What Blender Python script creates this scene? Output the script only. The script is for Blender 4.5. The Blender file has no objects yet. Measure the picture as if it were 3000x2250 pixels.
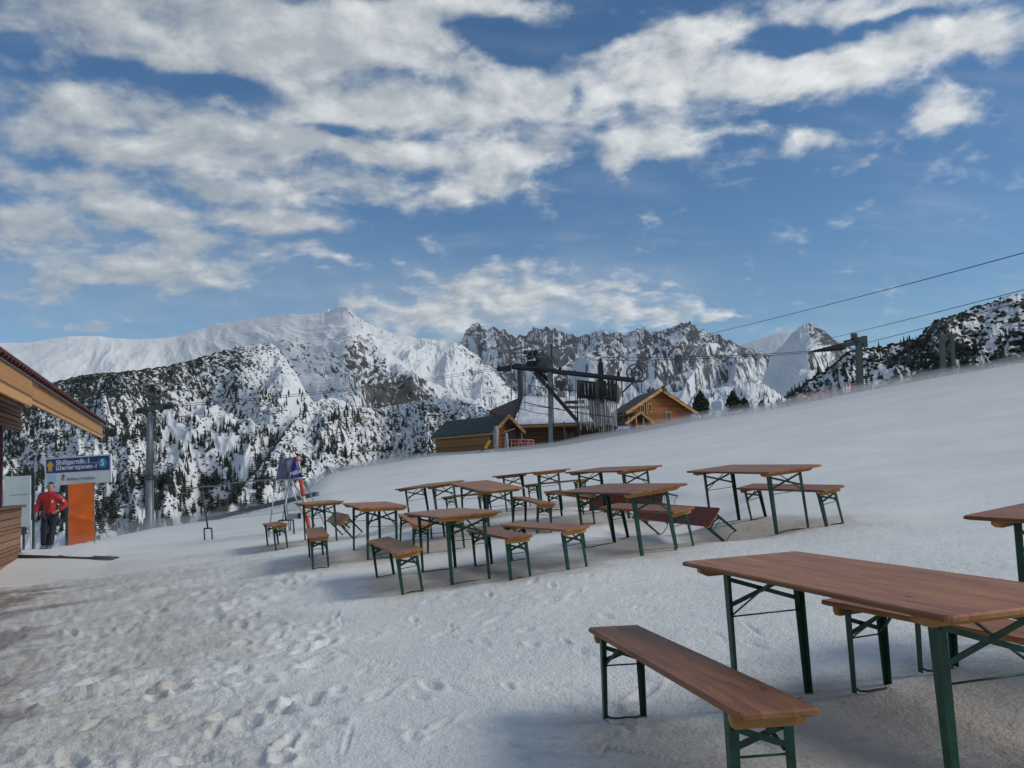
import bpy, bmesh, math, random
import numpy as np
from mathutils import Vector, Matrix
random.seed(7); rng = np.random.default_rng(7)
S = bpy.context.scene
COL = S.collection
R = math.radians

# ------------------------------------------------------------------ camera
FPX, PITCH, ROLL = 2568.1, 0.09659, R(2.5)      # focal length in pixels of a 3000 px wide frame
cam_d = bpy.data.cameras.new('camera'); cam = bpy.data.objects.new('camera', cam_d); COL.objects.link(cam)
fwd = Vector((0, math.cos(PITCH), math.sin(PITCH))); up0 = Vector((0, -math.sin(PITCH), math.cos(PITCH))); rt0 = Vector((1, 0, 0))
cr, sr = math.cos(ROLL), math.sin(ROLL)
rt = rt0*cr - up0*sr; up = rt0*sr + up0*cr
cam.matrix_world = Matrix((( rt.x, up.x, -fwd.x, 0), (rt.y, up.y, -fwd.y, 0), (rt.z, up.z, -fwd.z, 0), (0, 0, 0, 1)))
cam_d.sensor_width = 36; cam_d.lens = 36*FPX/3000; cam_d.clip_start = 0.05; cam_d.clip_end = 30000
S.camera = cam
S.view_settings.view_transform = 'Standard'; S.view_settings.look = 'None'; S.view_settings.gamma = 1
S.view_settings.use_curve_mapping = False
S.view_settings.exposure = 0.15
def ray(px, py):
    """direction (with y = 1) seen at a pixel of the 3000 x 2250 frame"""
    X2 = (px-1500)/FPX; U2 = (1125-py)/FPX
    X = X2*cr + U2*sr; U = -X2*sr + U2*cr
    c, s = math.cos(PITCH), math.sin(PITCH)
    d = Vector((X, c-U*s, s+U*c)); return d/d.y
def at(px, py, y): return ray(px, py)*y
def azel(px, py):
    d = ray(px, py); return math.atan2(d.x, d.y), math.atan2(d.z, math.hypot(d.x, d.y))

# ------------------------------------------------------------------ sun and sky
SUN_EL, SUN_AZ = R(34), R(98)        # azimuth clockwise from the view direction (+Y)
sd = Vector((math.sin(SUN_AZ)*math.cos(SUN_EL), math.cos(SUN_AZ)*math.cos(SUN_EL), math.sin(SUN_EL)))
sun_d = bpy.data.lights.new('sun', 'SUN'); sun_d.energy = 1.9; sun_d.angle = R(22); sun_d.color = (1, .93, .82)
sun = bpy.data.objects.new('sun', sun_d); COL.objects.link(sun)
sun.rotation_euler = (-sd).to_track_quat('-Z', 'Y').to_euler()
world = bpy.data.worlds.new('World'); S.world = world; world.use_nodes = True

class NT:
    """small helper to write node trees"""
    def __init__(s, tree): s.t = tree; s.n = tree.nodes; s.l = tree.links
    def node(s, typ, **kw):
        n = s.n.new(typ)
        for k, v in kw.items(): setattr(n, k, v)
        return n
    def link(s, a, b): s.l.new(a, b)
    def put(s, sock, v):
        if hasattr(v, 'is_output') or isinstance(v, bpy.types.NodeSocket): s.l.new(v, sock)
        else: sock.default_value = v
    def m(s, op, a, b=None, c=None, clamp=False):
        n = s.n.new('ShaderNodeMath'); n.operation = op; n.use_clamp = clamp
        s.put(n.inputs[0], a)
        if b is not None: s.put(n.inputs[1], b)
        if c is not None: s.put(n.inputs[2], c)
        return n.outputs[0]
    def vm(s, op, a, b=None):
        n = s.n.new('ShaderNodeVectorMath'); n.operation = op
        s.put(n.inputs[0], a)
        if b is not None: s.put(n.inputs[1], b)
        return n.outputs[0]
    def xyz(s, x, y, z):
        n = s.n.new('ShaderNodeCombineXYZ'); s.put(n.inputs[0], x); s.put(n.inputs[1], y); s.put(n.inputs[2], z); return n.outputs[0]
    def sep(s, v):
        n = s.n.new('ShaderNodeSeparateXYZ'); s.put(n.inputs[0], v); return n.outputs
    def noise(s, vec, scale, detail=4, rough=.55, dist=0, dim='3D', out=0):
        n = s.n.new('ShaderNodeTexNoise'); n.noise_dimensions = dim
        if vec is not None: s.l.new(vec, n.inputs['Vector'])
        n.inputs['Scale'].default_value = scale; n.inputs['Detail'].default_value = detail
        n.inputs['Roughness'].default_value = rough; n.inputs['Distortion'].default_value = dist
        return n.outputs[out]
    def ramp(s, f, stops, interp='LINEAR'):
        n = s.n.new('ShaderNodeValToRGB'); n.color_ramp.interpolation = interp; s.put(n.inputs[0], f)
        e = n.color_ramp.elements
        while len(e) < len(stops): e.new(.5)
        for i, (p, c) in enumerate(stops):
            e[i].position = p; e[i].color = (*c, 1) if len(c) == 3 else c
        return n.outputs[0]
    def mix(s, f, a, b, blend='MIX'):
        n = s.n.new('ShaderNodeMix'); n.data_type = 'RGBA'; n.blend_type = blend
        s.put(n.inputs[0], f)
        for i, v in ((6, a), (7, b)):
            if isinstance(v, tuple): v = (*v, 1) if len(v) == 3 else v
            s.put(n.inputs[i], v)
        return n.outputs[2]
    def smooth(s, v, a, b):
        n = s.n.new('ShaderNodeMapRange'); n.interpolation_type = 'SMOOTHSTEP'
        s.put(n.inputs[0], v); n.inputs[1].default_value = a; n.inputs[2].default_value = b
        return n.outputs[0]
    def bump(s, h, strength, dist, normal=None):
        n = s.n.new('ShaderNodeBump'); n.inputs['Strength'].default_value = strength; n.inputs['Distance'].default_value = dist
        s.l.new(h, n.inputs['Height'])
        if normal is not None: s.l.new(normal, n.inputs['Normal'])
        return n.outputs[0]

def build_world():
    t = world.node_tree; t.nodes.clear(); N = NT(t)
    sky = N.node('ShaderNodeTexSky', sky_type='NISHITA'); sky.sun_disc = False
    sky.sun_elevation = SUN_EL; sky.sun_rotation = SUN_AZ; sky.altitude = 2300; sky.air_density = 1.15; sky.dust_density = .25; sky.ozone_density = 1.6
    tc = N.node('ShaderNodeTexCoord')
    d = tc.outputs['Generated']; x, y, z = N.sep(d)
    az = N.m('ARCTAN2', x, y); el = N.m('ARCSINE', z)
    # cloud plane coordinates: features shrink towards the horizon
    zz = N.m('ADD', N.m('MAXIMUM', z, 0), .30)
    pu = N.m('DIVIDE', x, zz); pv = N.m('DIVIDE', y, zz)
    P = N.xyz(pu, N.m('MULTIPLY', pv, 1.0), 0)
    # where the cloud masses stand in the sky (azimuth, elevation, half widths, weight)
    blobs = [(500,110,640,150,1.0),(230,330,260,110,.75),(1150,165,300,110,.9),(800,30,500,60,.85),(1400,30,300,45,.75),(1050,300,290,75,1.0),
      (1430,310,270,95,1.05),(650,390,380,60,.8),(1950,230,340,140,1.15),(2330,215,160,55,.85),(2560,150,290,90,1.05),(2900,100,170,80,.9),(2400,30,190,45,.8),
      (2700,10,300,28,.8),(2000,85,240,45,.7),(2730,340,130,60,.95),(2385,395,120,40,.8),(2160,395,110,28,.55),(1900,430,125,42,.95),
      (1800,495,60,38,.6),(1600,445,150,40,.7),(1450,500,190,45,.8),(1430,565,160,35,.85),(950,550,210,52,1.0),(650,565,150,34,.85),
      (420,460,330,52,.85),(170,535,290,40,.9),(320,630,130,50,.95),(60,640,130,46,.9),(560,730,150,52,1.0),(880,670,160,38,.9),
      (830,745,140,32,.65),(980,765,70,18,.6),(1270,450,230,45,.75),(80,750,200,44,.75),(300,830,170,28,.6),(560,830,130,24,.6),(1000,440,200,30,.6),(150,700,150,34,.8),(720,640,130,36,.85),(420,785,170,32,.8),(140,850,190,26,.65),(680,880,120,20,.5),(480,640,110,36,.8),(700,800,110,26,.6),(1130,600,90,26,.6),(700,470,160,26,.55),
      (1480,860,380,75,1.05),(1900,925,260,45,.8),(1230,950,230,50,.75),(1850,838,90,16,.55),(2130,930,60,12,.5),(1270,722,70,26,.45),(560,935,160,16,.4),(240,925,220,22,.4)]
    gaps = [(30,110,90,45,.9),(600,235,260,42,.8),(1180,235,180,34,.8),(1500,130,130,55,.9),(1730,90,70,60,.8),(1350,70,90,28,.6),(2290,110,150,45,.9),(1700,300,40,80,.6),(100,230,110,40,.5),(2600,55,200,22,.7),(1000,395,160,20,.5),(300,395,140,22,.45)]
    cov = None
    # domain warp so that blob borders break up
    w1 = N.noise(P, 4.2, 4, .6, out=1); wx, wy, wz = N.sep(w1)
    azw = N.m('ADD', az, N.m('MULTIPLY', N.m('SUBTRACT', wx, .5), .13)); elw = N.m('ADD', el, N.m('MULTIPLY', N.m('SUBTRACT', wy, .5), .07))
    def blob(b, sgn):
        nonlocal cov
        a0, e0 = azel(b[0], b[1]); a1 = azel(b[0]+b[2], b[1])[0]; e1 = azel(b[0], b[1]-b[3])[1]
        ra, re = abs(a1-a0), abs(e1-e0)
        ddx = N.m('MULTIPLY', N.m('SUBTRACT', azw, a0), 1/ra); ddy = N.m('MULTIPLY', N.m('SUBTRACT', elw, e0), 1/re)
        q = N.m('ADD', N.m('MULTIPLY', ddx, ddx), N.m('MULTIPLY', ddy, ddy))
        g = N.m('EXPONENT', N.m('MULTIPLY', q, -1.0))
        g = N.m('MULTIPLY', g, sgn*b[4])
        cov = g if cov is None else N.m('ADD', cov, g)
    for b in blobs: blob(b, 1)
    cpos = N.m('MINIMUM', cov, 1.15); cov = cpos
    for b in gaps: blob(b, -1)
    # outside the photographed part of the sky: plain broken cloud
    side = N.smooth(N.m('ABSOLUTE', az), .6, .95)
    hi = N.smooth(el, .55, .75)
    out = N.m('MAXIMUM', side, hi)
    big = N.noise(P, .8, 3, .5)
    cov = N.m('ADD', N.m('MULTIPLY', cov, N.m('SUBTRACT', 1, out)), N.m('MULTIPLY', out, N.m('MULTIPLY', N.m('SUBTRACT', big, .3), 2.0)))
    n1 = N.noise(P, 8.5, 12, .56, .25)
    n2 = N.noise(P, 26.0, 9, .62)
    dens = N.m('ADD', N.m('MULTIPLY', N.m('SUBTRACT', cov, .50), 1.0), N.m('ADD', N.m('MULTIPLY', N.m('SUBTRACT', n1, .5), 2.1), N.m('MULTIPLY', N.m('SUBTRACT', n2, .5), .75)))
    alpha = N.smooth(dens, -.40, .52)
    # thin low veil over the middle of the range and faint streaks higher up
    def soft(px, py, rx, ry):
        a0, e0 = azel(px, py); a1 = azel(px+rx, py)[0]; e1 = azel(px, py-ry)[1]
        q1 = N.m('MULTIPLY', N.m('SUBTRACT', azw, a0), 1/abs(a1-a0)); q2 = N.m('MULTIPLY', N.m('SUBTRACT', elw, e0), 1/abs(e1-e0))
        return N.m('EXPONENT', N.m('MULTIPLY', N.m('ADD', N.m('MULTIPLY', q1, q1), N.m('MULTIPLY', q2, q2)), -1.0))
    mpv = N.node('ShaderNodeMapping'); mpv.inputs['Scale'].default_value = (3, 9, 1); N.link(P, mpv.inputs[0]); wisp = N.noise(mpv.outputs[0], 1.0, 9, .6)
    veil = N.m('MULTIPLY', N.m('ADD', soft(1500, 890, 420, 90), N.m('MULTIPLY', soft(300, 800, 700, 150), .45)), N.m('ADD', .25, N.m('MULTIPLY', wisp, 1.3)), clamp=True)
    haze_ = N.m('MULTIPLY', N.smooth(wisp, .45, .8), .16)
    alpha = N.m('MAXIMUM', alpha, N.m('MAXIMUM', N.m('MULTIPLY', veil, .85), haze_))
    P2 = N.vm('ADD', P, (.022, -.028, 0))
    n1b = N.noise(P2, 8.5, 6, .54, .25)
    lit = N.m('ADD', N.m('MULTIPLY', N.m('SUBTRACT', n1, n1b), 3.0), N.m('MULTIPLY', N.m('SUBTRACT', n2, .5), .5))
    # the veil is darker away from the sun
    sunside = N.smooth(az, -.6, .45)
    thick = N.smooth(dens, .3, 1.1)
    f = N.m('ADD', N.m('ADD', .33, N.m('MULTIPLY', lit, .36)), N.m('ADD', N.m('MULTIPLY', sunside, .37), N.m('MULTIPLY', thick, .12)), clamp=True)
    c = N.ramp(f, [(0, (.24, .28, .33)), (.45, (.42, .455, .485)), (1, (.86, .87, .86))])
    # sky colour, a little deeper overhead as the lens recorded it
    bg1 = N.node('ShaderNodeBackground'); bg1.inputs[1].default_value = .088
    hs = N.node('ShaderNodeHueSaturation'); hs.inputs['Saturation'].default_value = 1.22; hs.inputs['Hue'].default_value = .499; N.link(sky.outputs[0], hs.inputs['Color'])
    N.link(hs.outputs[0], bg1.inputs[0])
    bg2 = N.node('ShaderNodeBackground'); N.link(c, bg2.inputs[0]); bg2.inputs[1].default_value = 1.0
    mx = N.node('ShaderNodeMixShader'); N.link(N.m('MULTIPLY', alpha, .93), mx.inputs[0]); N.link(bg1.outputs[0], mx.inputs[1]); N.link(bg2.outputs[0], mx.inputs[2])
    o = N.node('ShaderNodeOutputWorld'); N.link(mx.outputs[0], o.inputs[0])
build_world()
S.render.engine = 'CYCLES'

# ------------------------------------------------------------------ object helpers
def tag(o, label=None, cat=None, group=None, kind=None):
    if label: o['label'] = label
    if cat: o['category'] = cat
    if group: o['group'] = group
    if kind: o['kind'] = kind
    return o
def empty(name, loc=(0, 0, 0), label=None, cat=None, group=None):
    o = bpy.data.objects.new(name, None); COL.objects.link(o); o.location = loc; o.empty_display_size = .2
    return tag(o, label, cat, group)
def copy_tree(o, parent=None):
    c = o.copy(); COL.objects.link(c); c.parent = parent
    for ch in [k for k in bpy.data.objects if k.parent == o]: copy_tree(ch, c)
    return c
class MB:
    """collects faces of one mesh"""
    def __init__(s): s.v = []; s.f = []; s.mi = []; s.sm = []
    def add(s, vs, fs, mi=0, smooth=False):
        b = len(s.v); s.v += [tuple(v) for v in vs]
        for f in fs: s.f.append([b+i for i in f]); s.mi.append(mi); s.sm.append(smooth)
        return s
    def box(s, c, size, X=(1, 0, 0), Y=(0, 1, 0), Z=(0, 0, 1), mi=0, bev=0):
        c = Vector(c); X = Vector(X).normalized(); Y = Vector(Y).normalized(); Z = Vector(Z).normalized()
        hx, hy, hz = size[0]/2, size[1]/2, size[2]/2
        if bev <= 0:
            vs = [c+X*hx*a+Y*hy*b+Z*hz*d for d in (-1, 1) for a, b in ((-1, -1), (1, -1), (1, 1), (-1, 1))]
            return s.add(vs, [(3, 2, 1, 0), (4, 5, 6, 7), (0, 1, 5, 4), (1, 2, 6, 5), (2, 3, 7, 6), (3, 0, 4, 7)], mi)
        vs = []; b_ = bev
        rings = [(-hz, b_), (-hz+b_, 0), (hz-b_, 0), (hz, b_)]
        for (z, i) in rings:
            x, y = hx-i, hy-i; k = b_
            for (px, py) in ((-x+k, -y), (x-k, -y), (x, -y+k), (x, y-k), (x-k, y), (-x+k, y), (-x, y-k), (-x, -y+k)):
                vs.append(c+X*px+Y*py+Z*z)
        fs = [tuple(range(7, -1, -1)), tuple(range(24, 32))]
        for r in range(3):
            for i in range(8):
                j = (i+1) % 8; fs.append((r*8+i, r*8+j, r*8+8+j, r*8+8+i))
        return s.add(vs, fs, mi)
    def bar(s, a, b, w, h=None, upv=(0, 0, 1), mi=0):
        a = Vector(a); b = Vector(b); X = (b-a); L = X.length
        if L < 1e-6: return s
        X /= L; h = w if h is None else h
        Z = Vector(upv); Z = Z - X*Z.dot(X)
        if Z.length < 1e-4: Z = Vector((1, 0, 0)) - X*X.x
        Z.normalize(); Y = Z.cross(X)
        return s.box((a+b)/2, (L, w, h), X, Y, Z, mi)
    def tube(s, pts, r, n=8, mi=0, cap=True, smooth=True):
        pts = [Vector(p) for p in pts]; rs = r if isinstance(r, (list, tuple)) else [r]*len(pts)
        vs = []; prev = None
        for i, p in enumerate(pts):
            d = (pts[min(i+1, len(pts)-1)]-pts[max(i-1, 0)]).normalized()
            if prev is None: a = d.orthogonal().normalized()
            else: a = (prev - d*prev.dot(d)).normalized()
            prev = a; b = d.cross(a)
            for k in range(n):
                t = 2*math.pi*k/n; vs.append(p+(a*math.cos(t)+b*math.sin(t))*rs[i])
        fs = []
        for i in range(len(pts)-1):
            for k in range(n):
                j = (k+1) % n; fs.append((i*n+k, i*n+j, (i+1)*n+j, (i+1)*n+k))
        s.add(vs, fs, mi, smooth)
        if cap:
            m = len(pts)-1; b0 = len(s.v)-len(vs)
            s.f.append([b0+k for k in range(n-1, -1, -1)]); s.mi.append(mi); s.sm.append(False)
            s.f.append([b0+m*n+k for k in range(n)]); s.mi.append(mi); s.sm.append(False)
        return s
    def prism(s, pts, d, mi=0):
        """closed slab: polygon pts extruded by vector d"""
        pts = [Vector(p) for p in pts]; d = Vector(d); n = len(pts)
        vs = pts+[p+d for p in pts]
        fs = [tuple(range(n)), tuple(range(2*n-1, n-1, -1))]+[(i, i+n, (i+1) % n+n, (i+1) % n) for i in range(n)]
        return s.add(vs, fs, mi)
    def mesh(s, name, mats):
        me = bpy.data.meshes.new(name); me.from_pydata(s.v, [], s.f)
        me.polygons.foreach_set('material_index', s.mi); me.polygons.foreach_set('use_smooth', s.sm)
        for m in (mats if isinstance(mats, (list, tuple)) else [mats]): me.materials.append(m)
        bm = bmesh.new(); bm.from_mesh(me); bmesh.ops.recalc_face_normals(bm, faces=bm.faces); bm.to_mesh(me); bm.free()
        me.update(); return me
    def build(s, name, mats, parent=None, loc=None):
        o = bpy.data.objects.new(name, s.mesh(name, mats)); COL.objects.link(o)
        if parent: o.parent = parent
        if loc is not None: o.location = loc
        return o
def grid_obj(name, V, nu, nv, mat, closed=False, attrs=None, smooth=True):
    """V: (nv*nu, 3) array -> sheet"""
    me = bpy.data.meshes.new(name)
    i = np.arange(nv-1)[:, None]*nu; j = np.arange(nu if closed else nu-1)[None, :]
    jn = (j+1) % nu
    F = np.stack([i+j, i+jn, i+nu+jn, i+nu+j], -1).reshape(-1, 4)
    me.vertices.add(len(V)); me.vertices.foreach_set('co', V.astype(np.float32).ravel())
    me.loops.add(F.size); me.loops.foreach_set('vertex_index', F.astype(np.int32).ravel())
    me.polygons.add(len(F)); me.polygons.foreach_set('loop_start', np.arange(0, F.size, 4, dtype=np.int32))
    me.update(calc_edges=True); me.validate()
    me.polygons.foreach_set('use_smooth', np.full(len(me.polygons), smooth))
    for k, a in (attrs or {}).items():
        at_ = me.attributes.new(k, 'FLOAT', 'POINT'); at_.data.foreach_set('value', a.astype(np.float32))
    me.materials.append(mat)
    o = bpy.data.objects.new(name, me); COL.objects.link(o); return o

# ------------------------------------------------------------------ numpy noise
_P = rng.permutation(256); _P = np.concatenate([_P, _P, _P]); _G = rng.normal(size=(256, 2)); _G /= np.linalg.norm(_G, axis=1)[:, None]
def perlin(x, y):
    xi = np.floor(x).astype(int); yi = np.floor(y).astype(int); xf = x-xi; yf = y-yi
    u = xf*xf*xf*(xf*(xf*6-15)+10); v = yf*yf*yf*(yf*(yf*6-15)+10)
    def g(ix, iy, fx, fy):
        G = _G[_P[_P[ix & 255]+(iy & 255)]]; return G[..., 0]*fx+G[..., 1]*fy
    a = g(xi, yi, xf, yf); b = g(xi+1, yi, xf-1, yf); c = g(xi, yi+1, xf, yf-1); d = g(xi+1, yi+1, xf-1, yf-1)
    return (a+(b-a)*u+((c+(d-c)*u)-(a+(b-a)*u))*v)*1.5
def fbm(x, y, o=5, g=.5, l=2.03):
    s = 0; a = 1; t = 0
    for k in range(o): s = s+a*perlin(x+17.3*k, y-9.1*k); t += a; a *= g; x = x*l; y = y*l
    return s/t*1.6
def ridged(x, y, o=5, g=.5, l=2.1):
    s = 0; a = 1; t = 0
    for k in range(o): s = s+a*(1-np.abs(perlin(x+31.7*k, y+11.9*k))*2); t += a; a *= g; x = x*l; y = y*l
    return s/t
def sstep(a, b, x):
    t = np.clip((x-a)/(b-a), 0, 1); return t*t*(3-2*t)

# ------------------------------------------------------------------ furniture poses (x, y, yaw, tilts, lift)
GP = [-1.2894, 0.6416, 0.3604, 0.0476, 0.3279, 0.0497]
TW, TIX, TIY, BW, BIX, BIY, TH, BH = .7446, .2482, .1588, .2985, .1695, .0442, .7779, .4807
ITEMS = [
 ('T1', 't', [1.5615, 4.1803, -1.3416, 0.3361, 0.4078, -0.0017]),
 ('T5', 't', [3.7128, 4.8984, -0.9967, 0.3648, -0.1172, -0.2201]),
 ('T2', 't', [3.1371, 11.6877, -1.3117, -0.0236, 0.1303, 0.09]),
 ('B4', 'b', [3.6463, 11.7319, -1.3333, -1.0111, 0.052, 0.0282]),
 ('T3', 't', [1.3434, 11.0419, -1.2501, -0.256, 0.1327, 0.1206]),
 ('T4', 't', [1.6706, 14.9619, -1.2066, 0.1166, 0.1811, 0.2379]),
 ('B5', 'b', [1.6871, 11.402, -1.2673, -0.8512, -0.0088, 0.0009]),
 ('B1', 'b', [0.6933, 4.1739, -1.4159, 0.6636, 0.7334, -0.0074]),
 ('B2', 'b', [2.2023, 4.0713, -1.2282, 0.3818, 0.3179, 0.1929]),
 ('T6', 't', [0.3229, 17.8331, -1.1423, 0.3717, 0.5128, -0.0437]),
 ('T7', 't', [-0.5445, 15.6109, -1.2593, 0.7205, -0.2346, -0.0279]),
 ('B14', 'b', [-0.233, 10.6501, -1.3123, 0.0441, 0.3457, -0.1254]),
 ('B12', 'b', [0.2099, 14.8451, -1.3633, 1.5744, 0.3153, -0.0273]),
 ('B15', 'b', [0.3196, 10.6965, -1.2207, -0.2653, 0.2464, 0.0038]),
 ('T9', 't', [-0.8056, 10.8066, -1.2721, 0.2811, 0.3819, -0.1948]),
 ('T10', 't', [-2.2789, 13.9648, -1.2693, 0.9375, 0.305, 0.0781]),
 ('T8', 't', [-3.9721, 17.761, -1.2396, 0.5695, 0.3499, -0.0117]),
 ('T11', 't', [-1.7217, 18.1423, -1.1189, -0.22, 0.1699, 0.2081]),
 ('B16', 'b', [-3.1113, 13.7525, -1.3148, 0.312, 0.1763, 0.0675]),
 ('B19', 'b', [-4.8294, 17.7325, -1.2127, -0.079, 0.1876, -0.1187]),
 ('B20', 'b', [-1.4601, 10.6176, -1.2644, -0.4918, -0.0221, -0.0848]),
 ('B18', 'b', [-1.6911, 14.1758, -1.3361, 1.4142, 0.191, -0.1087]),
 ('B3', 'b', [2.564, 4.1766, -1.3066, 0.3486, -0.3281, 0.0123]),
 ('B11', 'b', [0.8449, 18.414, -1.0421, 0.2477, 0.5506, -0.0429]),
 ('B10', 'b', [0.9053, 15.1288, -1.3396, 0.3672, 0.1321, 0.0003]),
 ('B17', 'b', [-1.146, 14.1733, -1.3322, 0.1711, -0.0462, -0.0267]),
 ('B13', 'b', [-1.0022, 18.3647, -1.1262, -0.1647, 0.3638, -0.0007]),
]
def poly(x, y):
    X = x/10; Y = (y-8)/10
    return GP[0]+GP[1]*X+GP[2]*Y+GP[3]*X*X+GP[4]*X*Y+GP[5]*Y*Y
def item_frame(p):
    X = p[0]/10; Y = (p[1]-8)/10
    gx = (GP[1]+2*GP[3]*X+GP[4]*Y)/10; gy = (GP[2]+GP[4]*X+2*GP[5]*Y)/10
    n = Vector((-gx+p[3]*.1, -gy+p[4]*.1, 1)).normalized()
    x = Vector((math.cos(p[2]), math.sin(p[2]), 0)); x = (x-n*x.dot(n)).normalized(); y = n.cross(x)
    return Vector((p[0], p[1], poly(p[0], p[1])+p[5]*.1)), x, y, n
FEET = []; CENT = []
for nm, kind, p in ITEMS:
    o, x, y, n = item_frame(p)
    W, ix, iy = (TW, TIX, TIY) if kind == 't' else (BW, BIX, BIY)
    for sx in (-1, 1):
        for sy in (-1, 1):
            q = o+x*sx*(1.1-ix)+y*sy*(W/2-iy); FEET.append((q.x, q.y, q.z-poly(q.x, q.y)+.012))
    CENT.append((o.x, o.y, x.x, x.y, kind))
for p in ([2.5286, 12.7177, -1.2397, .7819, -.1278], [-3.5744, 19.035, -1.2453, .6275, -.0499], [2.3456, 16.3333, -1.0422, 1.2178, -.0297]):
    o, x, y, n = item_frame([p[0], p[1], p[2], 0, 0, 0]); a = p[3]; y2 = y*math.cos(a)+n*math.sin(a); n2 = n*math.cos(a)-y*math.sin(a)
    for sx in (-1, 1):
        q = o+n*p[4]+x*sx*(1.1-BIX)-y2*(BW/2-BIY); FEET.extend([(q.x, q.y, q.z-poly(q.x, q.y)-.03)]*4)
FEET = np.array(FEET)

# ------------------------------------------------------------------ ground
# where the snow field breaks off: pixel of the edge and its distance
EDGE = [(-900,1700,24),(-300,1640,25),(0,1618,26),(200,1600,27),(300,1580,30),(447,1548,36),(600,1526,40),(760,1500,46),(850,1478,52),(905,1430,60),(960,1390,70),(1058,1368,80),(1261,1337,84),
        (1492,1322,84),(1627,1309,82),(1899,1261,78),(2034,1234,76),(2305,1191,72),(2523,1147,70),(2712,1112,68),(3000,1062,64),(3400,990,60),(4200,900,56)]
_ea = np.array([azel(a, b)[0] for a, b, c in EDGE]); _ee = np.array([math.tan(azel(a, b)[1]) for a, b, c in EDGE]); _er = np.array([c for a, b, c in EDGE], float)
_eg = np.linspace(-math.pi, math.pi, 1441); _k = np.exp(-(np.arange(-14, 15)/5.)**2); _k /= _k.sum()
_gr = np.interp(_eg, _ea, _er); _ge = np.interp(_eg, _ea, _ee)
_gr = np.convolve(np.pad(_gr, 14, 'edge'), _k, 'valid'); _ge2 = np.convolve(np.pad(_ge, 14, 'edge'), np.exp(-(np.arange(-14, 15)/2.2)**2)/np.exp(-(np.arange(-14, 15)/2.2)**2).sum(), 'valid')
def edge_at(az):
    return np.interp(az, _eg, _gr), np.interp(az, _eg, _ge2)
def gz(x, y, fine=False):
    """height of the snow surface"""
    x = np.asarray(x, float); y = np.asarray(y, float)
    r = np.hypot(x, y); az = np.arctan2(x, y)
    rc, te = edge_at(az)
    r0 = np.minimum(19., rc*.62)
    k = r0/np.maximum(r, 1e-3)
    x0 = x*k; y0 = y*k
    def P_(a, b):
        Y = (b-8)/10; X = a/10
        return GP[0]+GP[1]*X+GP[2]*Y+GP[3]*X*X+GP[4]*X*Y+GP[5]*Y*Y
    z0 = P_(x0, y0); e = 1.001
    s0 = (P_(x0*e, y0*e)-z0)/(r0*.001)
    t = np.clip((r-r0)/(rc-r0), 0, 1); L = rc-r0
    h = (2*t**3-3*t**2+1)*z0+(t**3-2*t**2+t)*L*s0+(-2*t**3+3*t**2)*(rc*te)+(t**3-t**2)*L*te
    pol = P_(x, y)
    # calm the polynomial behind the camera
    back = sstep(0.5, -2, y); pol = pol*(1-back)+(-1.6+.03*x)*back
    z = np.where(r <= r0, pol, h*(1-back)+(-1.6+.03*np.clip(x, -30, 30))*back)
    far = np.maximum(r-rc, 0)
    drop = te*far - (far**2)/(far+25)*(.42+te)
    z = np.where((r > rc) & (back < .5), rc*te+drop, z)
    z = np.where(back >= .5, z-np.maximum(r-60, 0)*.12, z)
    z = np.maximum(z, -210+0*z)
    # feet of tables and benches stand on the snow
    m = (r < 24) & (y > 0)
    if np.any(m):
        xs = np.atleast_1d(x)[np.atleast_1d(m)] if x.ndim else np.array([x]); ys = np.atleast_1d(y)[np.atleast_1d(m)] if x.ndim else np.array([y])
        w_s = np.full(len(xs), .12); acc = np.zeros(len(xs))
        for fx, fy, dz in FEET:
            sc = .30 if fy < 7 else .42
            w = np.exp(-((xs-fx)**2+(ys-fy)**2)/(2*sc**2)); w_s += w; acc += w*dz
        if z.ndim: z = z.copy(); z[m] += acc/w_s
        else: z = z+acc[0]/w_s[0]
    if fine:
        z = z+fine_relief(x, y, r)
    return z
def rough_mask(x, y):
    """trampled, refrozen snow at the lower left"""
    r = np.hypot(x, y); az = np.degrees(np.arctan2(x, y))
    a = sstep(-7, -24, az+3.5*fbm(x*.4, y*.4, 3)) * sstep(20.5, 16.5, r+2.0*fbm(x*.5+4, y*.5, 3))
    return a
def fine_relief(x, y, r):
    near = sstep(24, 6, r)
    z = (.007*fbm(x*2.2, y*2.2, 4)+.004*ridged(x*5, y*7, 3, .6))*near + .035*fbm(x*.28, y*.28, 3)*sstep(60, 10, r)
    z = z + .0035*fbm(x*11, y*11, 3)*sstep(9, 3, r)
    rm = rough_mask(x, y)
    wx = x+.5*fbm(x*.7+5, y*.7, 3); wy = y+.5*fbm(x*.7, y*.7+9, 3)
    z = z + rm*(.028*fbm(wx*.9, wy*1.6, 4, .55) + .018*np.maximum(fbm(wx*2.3+7, wy*3.2, 4, .6), -.1) + .014*ridged(x*4.5+2, y*6.5, 4, .6) + .012*fbm(x*13, y*13, 3, .6))
    # foot prints and ski scrapes
    acc = np.zeros_like(z)
    return z + acc
PR = np.random.default_rng(21)
PRINTS = []
for i in range(150):      # single boot prints and scrapes in the open snow
    a = R(PR.uniform(-26, 8)); d = PR.uniform(2.6, 9.5)
    PRINTS.append((d*math.sin(a), d*math.cos(a), PR.uniform(0, math.pi), PR.uniform(.06, .16), PR.uniform(.022, .05), PR.uniform(.008, .02)))
for i in range(230):
    a = R(PR.uniform(-40, -12)); d = PR.uniform(3.5, 13)
    PRINTS.append((d*math.sin(a), d*math.cos(a), PR.uniform(0, math.pi), PR.uniform(.07, .17), PR.uniform(.04, .09), PR.uniform(.012, .05)))
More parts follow.
